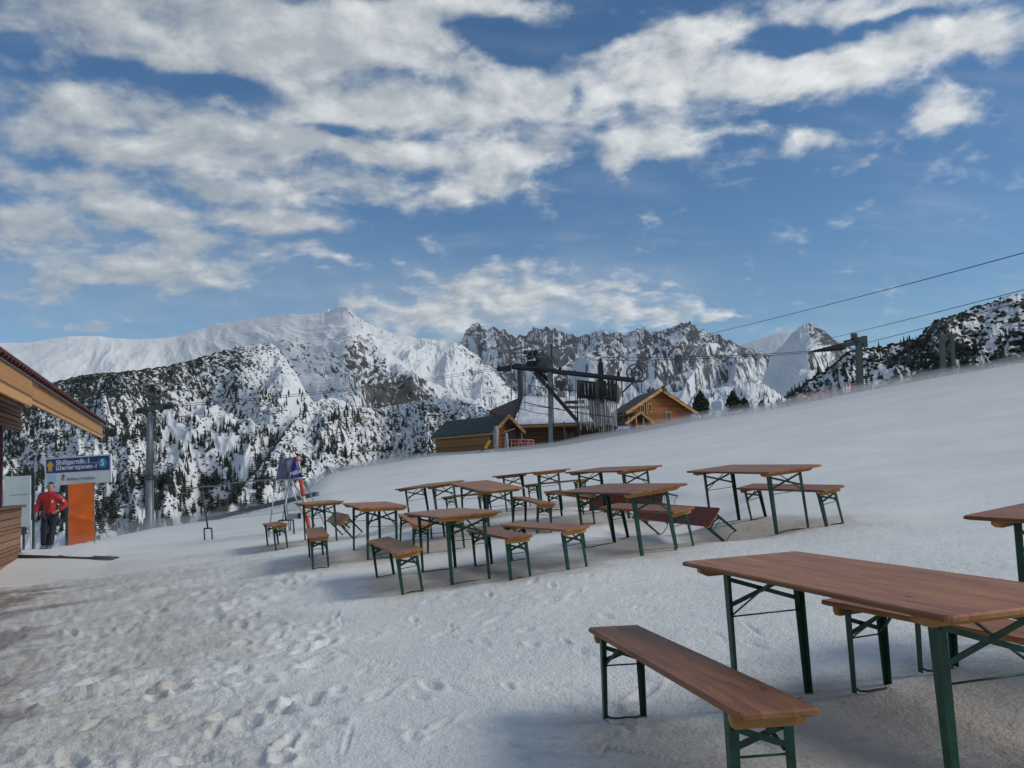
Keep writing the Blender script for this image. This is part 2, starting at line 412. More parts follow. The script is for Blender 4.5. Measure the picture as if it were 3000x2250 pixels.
for i in range(90):
    a = R(PR.uniform(-22, 16)); d = PR.uniform(3.0, 10)
    PRINTS.append((d*math.sin(a), d*math.cos(a), PR.uniform(1.6, 2.9), PR.uniform(.10, .26), PR.uniform(.012, .022), PR.uniform(.006, .014)))
for (sx_, sy_, an) in ((-.62, 2.9, 1.2), (-1.35, 2.75, 1.35), (-.2, 3.5, 2.2), (.05, 3.75, 2.3)):   # long ski grooves
    for k in range(6): PRINTS.append((sx_+math.cos(an)*k*.13+.02*math.sin(k*1.7), sy_+math.sin(an)*k*.13, an, .10, .017, .016))
def prints(x, y):
    z = np.zeros_like(x)
    for (fx, fy, a, lx, ly, dp) in PRINTS:
        m = (np.abs(x-fx) < lx*3.2) & (np.abs(y-fy) < lx*3.2)
        if not m.any(): continue
        dx = x[m]-fx; dy = y[m]-fy; u = (dx*math.cos(a)+dy*math.sin(a))/lx; v = (-dx*math.sin(a)+dy*math.cos(a))/ly
        q = u*u+v*v; z[m] += -dp*np.exp(-q**1.6)+dp*.45*np.exp(-(np.sqrt(q)-1.45)**2*5)
    return z
def gpt(px, py, lo=1.5, hi=140):
    """where the line of sight through a pixel meets the snow"""
    d = ray(px, py); a, b = lo, hi
    ts = np.linspace(lo, hi, 1500); dz = d.z*ts-gz(d.x*ts, ts)
    idx = np.where(dz <= 0)[0]
    if len(idx) == 0: t = ts[np.argmin(dz)]
    else: t = ts[idx[0]]
    return Vector((d.x*t, t, float(gz(d.x*t, t))))

def principled(name, color=(.5, .5, .5), rough=.6, metal=0, spec=None):
    m = bpy.data.materials.new(name); m.use_nodes = True; N = NT(m.node_tree)
    b = m.node_tree.nodes['Principled BSDF']
    b.inputs['Base Color'].default_value = (*color, 1); b.inputs['Roughness'].default_value = rough; b.inputs['Metallic'].default_value = metal
    if spec is not None: b.inputs['Specular IOR Level'].default_value = spec
    return m, N, b

def snow_material():
    m, N, b = principled('snow', rough=.75, spec=.25)
    tc = N.node('ShaderNodeTexCoord').outputs['Object']
    at_ = N.node('ShaderNodeAttribute', attribute_name='dirt'); dirt = at_.outputs['Fac']
    at2 = N.node('ShaderNodeAttribute', attribute_name='mud'); mud = at2.outputs['Fac']
    at3 = N.node('ShaderNodeAttribute', attribute_name='ice'); ice = at3.outputs['Fac']
    n1 = N.noise(tc, 1.6, 6, .62); n2 = N.noise(tc, 11, 5, .65); n3 = N.noise(tc, .35, 4, .5); n4 = N.noise(tc, 45, 3, .6)
    base = N.mix(N.smooth(n3, .3, .7), (.70, .72, .70), (.78, .795, .765))
    base = N.mix(N.m('MULTIPLY', N.smooth(n2, .5, .75), .35), base, (.56, .58, .575))
    dm = N.smooth(N.m('ADD', dirt, N.m('MULTIPLY', N.m('SUBTRACT', n1, .5), 1.5)), .28, .95)
    base = N.mix(N.m('MULTIPLY', dm, .8), base, (.49, .455, .40))
    speck = N.m('MULTIPLY', N.smooth(N.m('ADD', N.m('MULTIPLY', n2, .6), N.m('MULTIPLY', n4, .4)), .50, .66), N.smooth(dirt, .15, .6))
    base = N.mix(N.m('MULTIPLY', speck, .55), base, (.34, .30, .26))
    mm = N.smooth(N.m('ADD', mud, N.m('MULTIPLY', N.m('SUBTRACT', n1, .5), 1.8)), .35, .95)
    base = N.mix(N.m('MULTIPLY', mm, .75), base, (.17, .125, .105))
    ic = N.m('MULTIPLY', N.smooth(N.m('ADD', ice, N.m('MULTIPLY', N.m('SUBTRACT', n1, .5), 1.6)), .5, .9), .7)
    base = N.mix(ic, base, (.40, .41, .42))
    N.link(base, b.inputs['Base Color'])
    # wind streaks run across the slope
    mp = N.node('ShaderNodeMapping'); mp.inputs['Scale'].default_value = (.35, 2.2, 1); mp.inputs['Rotation'].default_value = (0, 0, R(12)); N.link(tc, mp.inputs[0])
    st = N.noise(mp.outputs[0], 3.0, 5, .6)
    far_st = N.noise(mp.outputs[0], .55, 5, .6); base2 = N.mix(N.m('MULTIPLY', N.smooth(N.m('ADD', N.m('MULTIPLY', far_st, .6), N.m('MULTIPLY', st, .4)), .42, .62), .28), base, (.56, .575, .60)); N.link(base2, b.inputs['Base Color'])
    h = N.m('ADD', N.m('ADD', N.m('MULTIPLY', n2, .6), N.m('MULTIPLY', n4, .4)), N.m('MULTIPLY', st, .8))
    sm = N.node('ShaderNodeAttribute', attribute_name='smooth').outputs['Fac']; bn = N.node('ShaderNodeBump'); bn.inputs['Distance'].default_value = .05; N.link(h, bn.inputs['Height']); N.link(N.m('SUBTRACT', .62, N.m('MULTIPLY', sm, .45)), bn.inputs['Strength']); N.link(bn.outputs[0], b.inputs['Normal'])
    N.link(N.m('SUBTRACT', .8, N.m('MULTIPLY', ic, .35)), b.inputs['Roughness'])
    return m
SNOW = snow_material()

def build_ground():
    az = np.concatenate([np.arange(-180, -38, 3.0), np.arange(-38, 36, .115), np.arange(36, 180, 3.0)])
    rr = [1.0]
    while rr[-1] < 9: rr.append(rr[-1]*1.0068)
    while rr[-1] < 130: rr.append(rr[-1]*1.0125)
    while rr[-1] < 9000: rr.append(rr[-1]*1.09)
    rr = np.array([.02, .5]+rr)
    A, RR = np.meshgrid(np.radians(az), rr)
    x = (RR*np.sin(A)).ravel(); y = (RR*np.cos(A)).ravel(); r = RR.ravel()
    z = gz(x, y, True)
    z += np.where(r < 15, prints(x, y), 0)
    rc, te = edge_at(A.ravel())
    z += np.where(r > rc+60, 4*fbm(x*.01, y*.01, 4), 0)
    # dirt where people sat
    dirt = np.zeros_like(x)
    for (cx, cy, dx, dy, kind) in CENT:
        u = (x-cx)*dx+(y-cy)*dy; v = -(x-cx)*dy+(y-cy)*dx
        dirt = np.maximum(dirt, .95*np.exp(-((u/1.35)**4+(v/(.75 if kind == 't' else .6))**2)))
    azd = np.degrees(A.ravel())
    dirt = np.maximum(dirt, .95*sstep(9, 17, azd)*sstep(5.6, 3.6, r)*sstep(-20, 10, azd))
    dirt = np.maximum(dirt, .55*sstep(2, 9, azd)*sstep(4.2, 3.0, r))
    rm = rough_mask(x, y)
    dirt = np.maximum(dirt, rm*.72)
    left = sstep(-23, -32, azd+4*fbm(x*.5, y*.5, 3))*sstep(20.5, 17, r+1.5*fbm(x*.6, y*.6+3, 3))
    mud = left*.85
    ice = rm*.35
    ok = (y > -1)
    o = grid_obj('ground', np.stack([x, y, z], -1), len(az), len(rr), SNOW, True, {'dirt': dirt*ok, 'mud': mud*ok, 'ice': ice*ok, 'smooth': sstep(6, 17, r)})
    o['kind'] = 'structure'
    return o
build_ground()
#ITER1#
# ------------------------------------------------------------------ mountains
def mountain_material(name, kind):
    m, N, b = principled(name, rough=.85, spec=.2)
    tc = N.node('ShaderNodeTexCoord').outputs['Object']
    at_ = N.node('ShaderNodeAttribute', attribute_name='cover'); cv = at_.outputs['Fac']
    uv = N.node('ShaderNodeAttribute', attribute_name='fall', attribute_type='GEOMETRY').outputs['Vector']
    p = {'pine': (.34, .06, 1.15, (.012, .018, .014), (.045, .045, .038)), 'rock': (.052, .018, 1.05, (.032, .036, .046), (.085, .083, .092)),
         'near': (.42, .10, 1.1, (.014, .022, .014), (.05, .048, .035)), 'mixed': (.13, .03, 1.25, (.03, .034, .032), (.10, .095, .09))}[kind]
    n1 = N.noise(uv, p[0], 8, .74, .4); n2 = N.noise(uv, p[1], 7, .68); n3 = N.noise(uv, p[0]*.32, 4, .6)
    f = N.m('ADD', cv, N.m('ADD', N.m('MULTIPLY', N.m('SUBTRACT', n1, .5), 3.0*p[2]), N.m('ADD', N.m('MULTIPLY', N.m('SUBTRACT', n2, .5), 1.1), N.m('MULTIPLY', N.m('SUBTRACT', n3, .5), 1.0))))
    mask = N.smooth(f, .40, .64)
    rockc = N.mix(N.smooth(n3, .35, .65), p[3], p[4])
    snowc = N.mix(N.smooth(n2, .3, .7), (.62, .655, .69), (.74, .76, .775))
    N.link(N.mix(mask, snowc, rockc), b.inputs['Base Color'])
    h = N.m('ADD', N.m('MULTIPLY', n1, .5), n3)
    N.link(N.bump(h, .55, 1.2/p[0]*.25), b.inputs['Normal'])
    return m
MM = {k: mountain_material('mountain_'+k, k) for k in ('pine', 'rock', 'near', 'mixed')}
MOUNT = {}
def mountain(name, sky, Dc, Df, zf, mat, amp=30, wave=120, shape=1.25, jag=0, jagw=20, cover=None, nu=700, nv=260, label=None, seed=0, vs_=1.35):
    """massif whose crest line is read from the picture; Dc, Df = distance of crest and foot (numbers or lists along the crest)"""
    sky = sorted(sky); px = np.linspace(sky[0][0], sky[-1][0], nu)
    py = np.interp(px, [s[0] for s in sky], [s[1] for s in sky])
    py0 = py.copy()
    jg = np.interp(px, [d[0] for d in jag], [d[1] for d in jag]) if isinstance(jag, list) else jag
    if jag: py = py + jg*(ridged(px/jagw+seed, np.full(nu, seed*1.7), 5, .55)-.5)*-2.2 + jg*.5*fbm(px/(jagw*.3), np.full(nu, seed*2.1), 3)
    ae = [azel(a, b) for a, b in zip(px, py)]
    az = np.array([a for a, e in ae]); te = np.array([math.tan(e) for a, e in ae]); te0 = np.array([math.tan(azel(a, b)[1]) for a, b in zip(px, py0)])
    f = lambda D: np.interp(px, [d[0] for d in D], [d[1] for d in D]) if isinstance(D, list) else np.full(nu, float(D))
    dc, df, zfa = f(Dc), f(Df), f(zf); am = f(amp)[None]; amp0 = float(am.mean())
    T = np.concatenate([np.linspace(0, 1, nv), 1+np.linspace(.02, .35, 12)])[:, None]
    t = np.clip(T, 0, 1)
    r = df[None]+(dc-df)[None]*T
    kk = np.exp(-(np.arange(-40, 41)/18.)**2); kk /= kk.sum(); te0s = np.convolve(np.pad(te0, 40, 'edge'), kk, 'valid')
    zc = (dc*te)[None]; zcs = (dc*te0s)[None]; z = zfa[None]+(zcs-zfa[None])*t**shape+(zc-zcs)*np.clip((t-.82)/.18, 0, 1)**1.8
    z = np.where(T > 1, zc-(T-1)**1.0*(dc-df)[None]*1.2, z)
    u = az[None]*dc.mean()+0*T; v = (zcs-zfa[None])*t**shape*vs_
    wu = u+fbm(u/(wave*1.5)+seed, v/(wave*1.5), 3)*wave*.35+v*1.1*perlin(u/(wave*3.1)+seed*2, np.full_like(u, .37)+v*0)
    n = ridged(wu/wave+seed, v/(wave*1.15)+seed, 5, .45)-.5; n = .6*n+.45*fbm(wu/(wave*.8)-seed, v/wave, 4)
    n2 = fbm(u/(wave*.35)+seed, v/(wave*.5), 4, .45)
    taper = np.clip((1-T)/.16, 0, 1)**.8*np.clip(T/.08, 0, 1)
    z = z+am*(n*1.5+n2*.28)*taper
    # keep crest visible: no vertex above the crest's line of sight
    lim = te[None]*r-(1-t)*dc.mean()*.010
    z = np.where(T < 1, np.minimum(z, lim), z)
    r2 = r+(fbm(u/(wave*.6)+5+seed, v/(wave*.6), 3)*am*.35)*taper
    x = r2*np.sin(az[None]); y = r2*np.cos(az[None])
    V = np.stack([x, y, z], -1).reshape(-1, 3)
    cv = np.zeros_like(z)
    # steep rock shows, hollows keep snow
    dzu = np.gradient(z, axis=1)/(np.gradient(u, axis=1)+1e-6)
    cv = cover(px[None]+0*z, t, n, dzu, u, v) if cover else cv
    o = grid_obj(name, V, nu, T.shape[0], mat, False, {'cover': cv.ravel()})
    fa = o.data.attributes.new('fall', 'FLOAT_VECTOR', 'POINT')
    hyp = np.stack([u+.35*v+12*fbm(u/90+seed, v/90, 3), v*.72+0*z, z*.1], -1).reshape(-1, 3)
    fa.data.foreach_set('vector', hyp.astype(np.float32).ravel())
    o['kind'] = 'structure'
    MOUNT[name] = dict(az=az, r=r2, z=z, cv=cv, px=px, t=t)
    return o
def blobv(px, t, cx, ct, rx, rt_): return np.exp(-((px-cx)/rx)**2-((t-ct)/rt_)**2)

# far smooth snow dome
mountain('far_snow_hill', [(2120,1045),(2150,1018),(2200,1000),(2250,984),(2290,972),(2325,967),(2345,972),(2400,1000),(2450,1040)], 5200, 4200, 60, MM['mixed'], amp=15, wave=400, cover=lambda px, t, n, g, u, v: -.6+0*px, nu=160, nv=60, seed=3)
# jagged rocky range
def cov_range(px, t, n, g, u, v):
    c = .20+.40*sstep(.45, 1.0, t)+.5*np.clip(-g*1.2, -.5, .5)
    c = c-.75*sstep(.62, .40, t)*sstep(1700, 1800, px)+.0*px
    c = c+.75*blobv(px, t, 2050, .36, 170, .09)+.25*blobv(px, t, 1560, .6, 140, .2)
    c = c-.18*sstep(1980, 2100, px)
    return c
mountain('rocky_mountain_range', [(1240,1090),(1290,1040),(1335,1004),(1360,975),(1385,952),(1400,943),(1412,952),(1425,968),(1445,956),(1470,962),(1500,975),(1545,976),(1562,960),(1600,962),(1640,970),(1680,986),(1720,974),(1770,968),(1790,980),(1830,977),(1852,963),(1880,960),(1900,970),(1930,966),(1960,958),(2000,948),(2018,945),(2050,965),(2100,986),(2140,1003),(2200,1024),(2260,1040),(2330,1080),(2400,1150)],
         3300, 2100, 20, MM['rock'], amp=70, wave=230, shape=1.7, jag=9, jagw=55, cover=cov_range, nu=1100, nv=420, seed=11)
# pyramid peak on the right
def cov_peak(px, t, n, g, u, v):
    c = .10+.9*np.clip(-g*.9, -.45, .45)+.25*sstep(.8, 1, t)
    return c
mountain('pyramid_peak', [(2180,1190),(2230,1120),(2262,1042),(2300,1000),(2332,966),(2350,952),(2366,947),(2385,952),(2410,968),(2440,990),(2480,1008),(2530,1040),(2600,1100),(2680,1180)],
         2300, 1400, -20, MM['rock'], amp=55, wave=230, shape=1.3, jag=4, jagw=40, cover=cov_peak, nu=420, nv=320, seed=29)
# sunlit bowl between the central peak and the range
def cov_bowl(px, t, n, g, u, v):
    c = -.30+.8*np.clip(-g*.8, -.3, .5)+.35*blobv(px, t, 1430, .7, 110, .3)+.2*sstep(.93, 1, t)
    return c
mountain('snow_bowl', [(960,905),(1040,926),(1070,940),(1100,958),(1150,976),(1200,984),(1250,992),(1300,998),(1340,1003),(1370,1020),(1430,1070),(1490,1130),(1560,1210),(1650,1290)],
         2300, 1450, -50, MM['mixed'], amp=42, wave=210, shape=1.2, jag=3, jagw=50, cover=cov_bowl, nu=520, nv=320, seed=41)
# central peak with its long white back to the left
def cov_central(px, t, n, g, u, v):
    c = -.55+.80*sstep(560, 820, px)*sstep(1.0, .70, t)
    c = c+.45*blobv(px, t, 1010, .98, 60, .03)+.55*np.exp(-((px-1085)/40)**2)*sstep(.7, .97, t)
    c = c+.5*sstep(960, 1200, px)*sstep(.95, .55, t)+.3*sstep(1180, 1400, px)
    c = c+.6*np.clip(-g*.8, -.3, .4)
    c = c+.25*sstep(.985, 1.0, t)*sstep(150, 0, px-600)*0
    return c
mountain('central_snow_peak', [(-700,1040),(-200,1012),(0,1004),(90,1003),(150,992),(200,985),(290,984),(330,990),(400,994),(480,990),(520,984),(600,960),(660,948),(700,940),(740,936),(800,926),(850,919),(900,921),(950,919),(985,902),(1003,897),(1020,903),(1040,922),(1062,945),(1085,975),(1110,1006),(1135,1028),(1155,1044),(1220,1088),(1262,1118),(1330,1150),(1400,1178),(1450,1200),(1500,1232),(1600,1300)],
         [(-700,1900),(600,1900),(1000,1650),(1500,1150)], [(-700,1150),(600,1050),(1500,700)], [(-700,-20),(1500,-35)], MM['mixed'], amp=[(-700,7),(700,9),(900,16),(1020,34),(1500,30)], wave=170, shape=1.12, jag=[(0,0),(700,.3),(900,1),(1000,1.2),(1060,3),(1500,3)], jagw=60, cover=cov_central, nu=1200, nv=420, seed=57)
# pine covered shoulder in front of it
def cov_pine(px, t, n, g, u, v):
    c = .34+.36*sstep(.55, .95, t)*sstep(900, 500, px)+.22*n
    lane = lambda p0, p1, w: np.exp(-(((px-(p0+(p1-p0)*(1-t)))/w)**2))
    c = c-.95*lane(520, 830, 34)*sstep(.93, .8, t)*sstep(.1, .3, t)-.7*lane(470, 600, 36)*sstep(.85, .7, t)*sstep(.4, .6, t)
    c = c-.8*lane(830, 1010, 38)*sstep(.9, .7, t)*sstep(.25, .4, t)-.45*lane(300, 420, 40)*sstep(.4, .3, t)
    c = c-.75*blobv(px, t, 130, .42, 130, .16)-.5*blobv(px, t, 700, .13, 160, .06)
    c = c-.2*sstep(700, 850, px)*sstep(.4, .8, t)
    return c
mountain('pine_covered_slope', [(-900,1330),(-200,1205),(0,1165),(100,1138),(160,1119),(230,1105),(300,1096),(380,1088),(480,1076),(550,1060),(620,1038),(680,1022),(740,1010),(775,1005),(792,1005),(806,1014),(822,1032),(842,1062),(866,1092),(885,1130),(930,1190),(985,1255),(1060,1330),(1130,1400)],
         [(-900,700),(400,820),(800,900),(1130,720)], [(-900,420),(1130,440)], [(-900,-70),(1130,-62)], MM['pine'], amp=26, wave=85, shape=1.18, jag=3.0, jagw=30, cover=cov_pine, nu=1000, nv=380, seed=73)
# pine slope under the bowl, right of the hut
def cov_mid(px, t, n, g, u, v): return .38+.2*n-.55*sstep(.75, .98, t)*sstep(1000, 1200, px)*0+.15*np.clip(-g, -.5, .5)
mountain('lower_pine_ridge', [(560,1600),(640,1520),(700,1440),(780,1345),(850,1245),(915,1175),(980,1165),(1050,1190),(1100,1195),(1180,1185),(1260,1165),(1330,1168),(1400,1190),(1450,1215),(1520,1262),(1620,1330)],
         [(560,480),(780,600),(1100,900),(1620,600)], 430, -60, MM['pine'], amp=20, wave=70, shape=1.1, jag=4, jagw=24, cover=cov_mid, nu=520, nv=260, seed=87)
# knoll with dwarf pines behind the chalet
mountain('snowy_knoll', [(1960,1260),(2000,1205),(2030,1160),(2055,1140),(2100,1136),(2150,1130),(2200,1120),(2235,1126),(2270,1145),(2310,1175),(2360,1210),(2420,1240)],
         420, 260, -8, MM['near'], amp=6, wave=22, shape=1.0, jag=4, jagw=22, cover=lambda px, t, n, g, u, v: .06+.2*n+0*px, nu=360, nv=160, seed=95)
# dark hill at the right edge
def cov_dark(px, t, n, g, u, v):
    c = .46+.2*n-.45*sstep(2700, 2500, px)*sstep(.75, .3, t)-.25*sstep(.2, .0, t)+.5*blobv(px, t, 2680, .75, 70, .3)
    return c
mountain('dark_wooded_hill', [(2180,1260),(2260,1205),(2330,1150),(2380,1110),(2420,1090),(2460,1060),(2490,1032),(2540,1028),(2580,1020),(2630,1008),(2680,1000),(2705,985),(2720,962),(2745,940),(2800,922),(2860,900),(2900,890),(2940,872),(2965,864),(3000,860),(3080,836),(3300,820),(3700,800)],
         [(2180,300),(2700,360),(3700,420)], [(2180,150),(3700,170)], [(2180,3),(3000,9),(3700,12)], MM['near'], amp=7, wave=26, shape=1.0, jag=5, jagw=30, cover=cov_dark, nu=620, nv=260, seed=103)

# ------------------------------------------------------------------ conifers
def bark_leaf():
    m, N, b = principled('pine_needles', (.02, .03, .018), .8, spec=.2)
    tc = N.node('ShaderNodeTexCoord').outputs['Object']; oi = N.node('ShaderNodeObjectInfo').outputs['Random']
    n = N.noise(tc, 3, 4, .6)
    sn = N.m('MULTIPLY', N.smooth(N.noise(tc, 5.0, 3, .6), .62, .72), .35)
    c = N.mix(N.smooth(n, .3, .7), (.010, .016, .010), (.035, .048, .026)); c = N.mix(N.m('MULTIPLY', oi, .5), c, (.03, .032, .028))
    N.link(N.mix(sn, c, (.55, .57, .6)), b.inputs['Base Color'])
    t_, _, _ = principled('bark', (.06, .042, .03), .9)
    return m, t_
NEEDLE, BARK = bark_leaf()
def crown_mesh(seed, h=1.0, w=.26, tiers=7, nb=9, low=False):
    rs = random.Random(seed); mb = MB()
    bent = rs.uniform(-.03, .03)
    for k in range(tiers):
        f = k/(tiers-1); z = h*(.10+.86*f); rad = w*min(1, (1-f)*1.5)**.7*(.65+.5*rs.random())+.015
        a0 = rs.random()*6
        for j in range(nb):
            if rs.random() < .14: continue
            a = a0+j*6.283/nb+rs.uniform(-.25, .25); L = rad*rs.uniform(.55, 1.25); dz = -h*.055*rs.uniform(.3, 1.6)
            c, s = math.cos(a), math.sin(a); wd = L*.34+.012
            tip = (c*L+bent*f, s*L, z+dz); b1 = (-s*wd*.5+c*L*.45, c*wd*.5+s*L*.45, z+dz*.2-h*.02); b2 = (s*wd*.5+c*L*.45, -c*wd*.5+s*L*.45, z+dz*.2-h*.02)
            topv = (c*L*.25, s*L*.25, z+h*.07); root = (0, 0, z-h*.01)
            mb.add([root, b1, tip, b2, topv], [(0, 1, 4), (1, 2, 4), (2, 3, 4), (3, 0, 4), (0, 3, 2, 1)])
    mb.add([(.02, 0, h*.93), (-.01, .02, h*.93), (-.01, -.02, h*.93), (bent, 0, h*1.04)], [(0, 1, 3), (1, 2, 3), (2, 0, 3), (2, 1, 0)])
    return mb
def pine_proto(seed, w):
    r = empty('pine_tree', (0, 0, -500))
    c = crown_mesh(seed, 1, w).build('crown', NEEDLE, r)
    MB().tube([(0, 0, -.12), (0, 0, .5), (0, 0, .95)], [.028, .018, .004], 6).build('trunk', BARK, r)
    return r
def surf(name, px, py):
    """point of a massif seen at a pixel (nearest vertex of the sheet)"""
    M = MOUNT[name]; a, e = azel(px, py); j = int(np.argmin(np.abs(M['az']-a)))
    n = int((M['t'][:, 0] < 1).sum()); el = np.arctan2(M['z'][:n, j], M['r'][:n, j])
    k = np.where(el >= e)[0]
    k = k[0] if len(k) else n-1
    r = M['r'][k, j]; return Vector((r*math.sin(M['az'][j]), r*math.cos(M['az'][j]), M['z'][k, j])), M['cv'][k, j]
protos = [pine_proto(s, w) for s, w in ((1, .30), (2, .26), (3, .36), (4, .32), (5, .28))]
TR = random.Random(5)
spots = []
def scatter(name, n, x0, x1, y0, y1, h0, h1, thr=.0, clump=1):
    k = 0; tries = 0
    while k < n and tries < n*12:
        tries += 1
        px = TR.uniform(x0, x1); py = TR.uniform(y0, y1)
        if float(fbm(np.array([px/70.]), np.array([py/45.]), 3)[0])*clump < thr: continue
        p, cv = surf(name, px, py)
        spots.append((p, TR.uniform(h0, h1), name)); k += 1
# lower edge of the slope: the trees that show largest
scatter('pine_covered_slope', 420, 20, 1000, 1400, 1570, 4.5, 10.5, -.08, 1.6)
scatter('pine_covered_slope', 420, 20, 960, 1250, 1430, 3, 7.5, .05, 1.6)
scatter('pine_covered_slope', 260, 60, 900, 1150, 1300, 3.5, 6, .08)
scatter('lower_pine_ridge', 160, 880, 1270, 1200, 1350, 4, 7, -.1)
scatter('lower_pine_ridge', 170, 590, 1020, 1330, 1540, 4, 10, -.12, 1.5)
scatter('dark_wooded_hill', 95, 2560, 2990, 985, 1120, 1.2, 2.9, .0, 1.5)
scatter('dark_wooded_hill', 60, 2250, 2560, 1060, 1190, 1.8, 3.2, -.2)
scatter('snowy_knoll', 40, 2000, 2330, 1150, 1210, 1.4, 3.0, -.3)
# the near pair of round pines behind the chalet and a few on the crest
named = []
def big_pine(px, pyb, pyt, y, w, label, seed):
    b = at(px, pyb, y); h = (pyb-pyt)/FPX*y
    r = empty('pine_tree', b, label, 'tree', 'round pines on the snow crest behind the chalet')
    mb = MB(); rs = random.Random(seed)
    for k in range(420):
        f = rs.random()**.8; a = rs.uniform(0, 6.283); prof = math.sin(math.pi*min(1, (f*.93+.12)))**.6*(1-.35*f)
        L = w*h*prof*rs.uniform(.35, 1.05); z = h*(.12+.88*f); s_ = h*.055*rs.uniform(.7, 1.5)
        c = Vector((math.cos(a)*L, math.sin(a)*L, z)); 
        u_ = Vector((rs.gauss(0, 1), rs.gauss(0, 1), rs.gauss(0, 1)+.6)).normalized(); v_ = u_.orthogonal().normalized(); w_ = u_.cross(v_)
        mb.add([c+v_*s_, c+w_*s_*.8, c-v_*s_, c-w_*s_*.8, c+u_*s_*1.2], [(0, 1, 4), (1, 2, 4), (2, 3, 4), (3, 0, 4), (3, 2, 1, 0)])
    mb.build('crown', NEEDLE, r)
    MB().tube([(0, 0, -.8), (0, 0, h*.5), (0, 0, h*.9)], [h*.03, h*.02, h*.006], 7).build('trunk', BARK, r)
big_pine(2056, 1225, 1147, 190, .34, 'dark bushy round pine just right of the chalet roof', 1)
big_pine(2150, 1212, 1146, 200, .36, 'dark pine with a pointed top, second to the right of the chalet', 2)
big_pine(2182, 1210, 1165, 205, .42, 'low pine pressed against the right side of the pointed pine', 3)
big_pine(2232, 1200, 1172, 210, .42, 'small pine alone on the snow knoll right of the pointed pine', 4)
spots.sort(key=lambda s: -s[1]/s[0].length)
LAB = {'pine_covered_slope': ('dark conifer standing on the snowy mountainside beyond the left edge of the field', 'conifers on the left mountainside'),
       'lower_pine_ridge': ('small dark conifer on the shaded ridge left of the wooden hut', 'conifers on the ridge left of the hut'),
       'dark_wooded_hill': ('small dark pine on the dark hill beyond the right crest of the snow slope', 'pines on the dark hill at the right'),
       'snowy_knoll': ('tiny pine on the snow knoll right of the chalet', 'tiny pines on the knoll')}
def where(p):
    px = 1500+FPX*p.x/p.y; 
    py = 1433-(px-1500)*0-(p.z/p.y)*FPX
    if px < 330: return 'behind the piste sign'
    if px < 430: return 'just left of the round lift tower'
    if px < 500: return 'just right of the round lift tower'
    if px < 600: return 'left of the forked post'
    if px < 720: return 'right of the forked post'
    if px < 800: return 'left of the metal stand'
    if px < 900: return 'behind the metal stand'
    if px < 1010: return 'right of the metal stand'
    return 'left of the wooden hut'
def high(p):
    e = p.z/p.length
    return 'low down' if e < -.03 else ('half way up' if e < .02 else 'high up')
for i, (p, h, nm) in enumerate(spots[:290]):
    pr = protos[TR.randrange(5)]
    o = copy_tree(pr)
    o.location = p-Vector((0, 0, h*.05)); wx = TR.uniform(.8, 1.3); o.scale = (h*wx, h*wx, h); o.rotation_euler = (TR.uniform(-.05, .05), TR.uniform(-.05, .05), TR.uniform(0, 6))
    lab = LAB[nm][0]; g = LAB[nm][1]
    if nm == 'pine_covered_slope': lab = 'dark conifer %s the snowy slope, %s' % (high(p), where(p)); g = lab.replace('conifer', 'conifers')
    elif nm == 'dark_wooded_hill': s = 'left' if p.x/p.y < .40 else ('right' if p.x/p.y > .47 else 'near'); lab = 'small dark pine on the dark hill %s of the far tower pair' % s if s != 'near' else 'small dark pine on the dark hill behind the far tower pair'; g = lab.replace('pine ', 'pines ')
    tag(o, lab, 'tree', g)
for pr in protos:
    for ch in list(pr.children): bpy.data.objects.remove(ch)
    bpy.data.objects.remove(pr)
def forest(name, part, n_extra=0):
    """the far wood that nobody could count: one sheet of low pines"""
    if not part: return
    vs, fs = [], []
    for p, h, nm in part:
        nb = 5; a0 = TR.random()*6
        if h < 0:
            h = -h; w = h*TR.uniform(.8, 1.9)
            b0 = len(vs)
            for lv, (zz, rr_) in enumerate(((-.2, .8), (.35, 1.0), (.8, .55))):
                for j in range(6):
                    a = a0+j*1.047+TR.uniform(-.3, .3); q = w*rr_*TR.uniform(.6, 1.25); vs.append((p.x+math.cos(a)*q, p.y+math.sin(a)*q*.8, p.z+h*(zz+TR.uniform(-.15, .2))))
            vs.append((p.x, p.y, p.z+h*TR.uniform(.8, 1.2)))
            for lv in range(2):
                for j in range(6): fs.append((b0+lv*6+j, b0+lv*6+(j+1) % 6, b0+lv*6+6+(j+1) % 6, b0+lv*6+6+j))
            for j in range(6): fs.append((b0+12+j, b0+12+(j+1) % 6, b0+18))
            continue
        w = h*TR.uniform(.18, .32)
        for k in range(4):
            z = h*(.05+.25*k); rad = w*(1-k*.23)*TR.uniform(.8, 1.2); b0 = len(vs)
            for j in range(nb):
                a = a0+j*6.283/nb+TR.uniform(-.3, .3); q = rad*TR.uniform(.6, 1.2); vs.append((p.x+math.cos(a)*q, p.y+math.sin(a)*q, p.z+z+TR.uniform(-.04, .04)*h))
            vs.append((p.x, p.y, p.z+z+h*.34))
            for j in range(nb): fs.append((b0+j, b0+(j+1) % nb, b0+nb))
    me = bpy.data.meshes.new(name); me.from_pydata(vs, [], fs); me.materials.append(NEEDLE)
    o = bpy.data.objects.new(name, me); COL.objects.link(o); o['kind'] = 'stuff'
    return o
def bushes(name, n, x0, x1, y0, y1, h0, h1, thr):
    k = 0; out = []; tries = 0
    while k < n and tries < n*10:
        tries += 1
        px = TR.uniform(x0, x1); py = TR.uniform(y0, y1); p, cv = surf(name, px, py)
        if cv < thr+TR.uniform(-.25, .25): continue
        out.append((p, -TR.uniform(h0, h1), name)); k += 1
    return out
far = [s for s in spots[290:]]
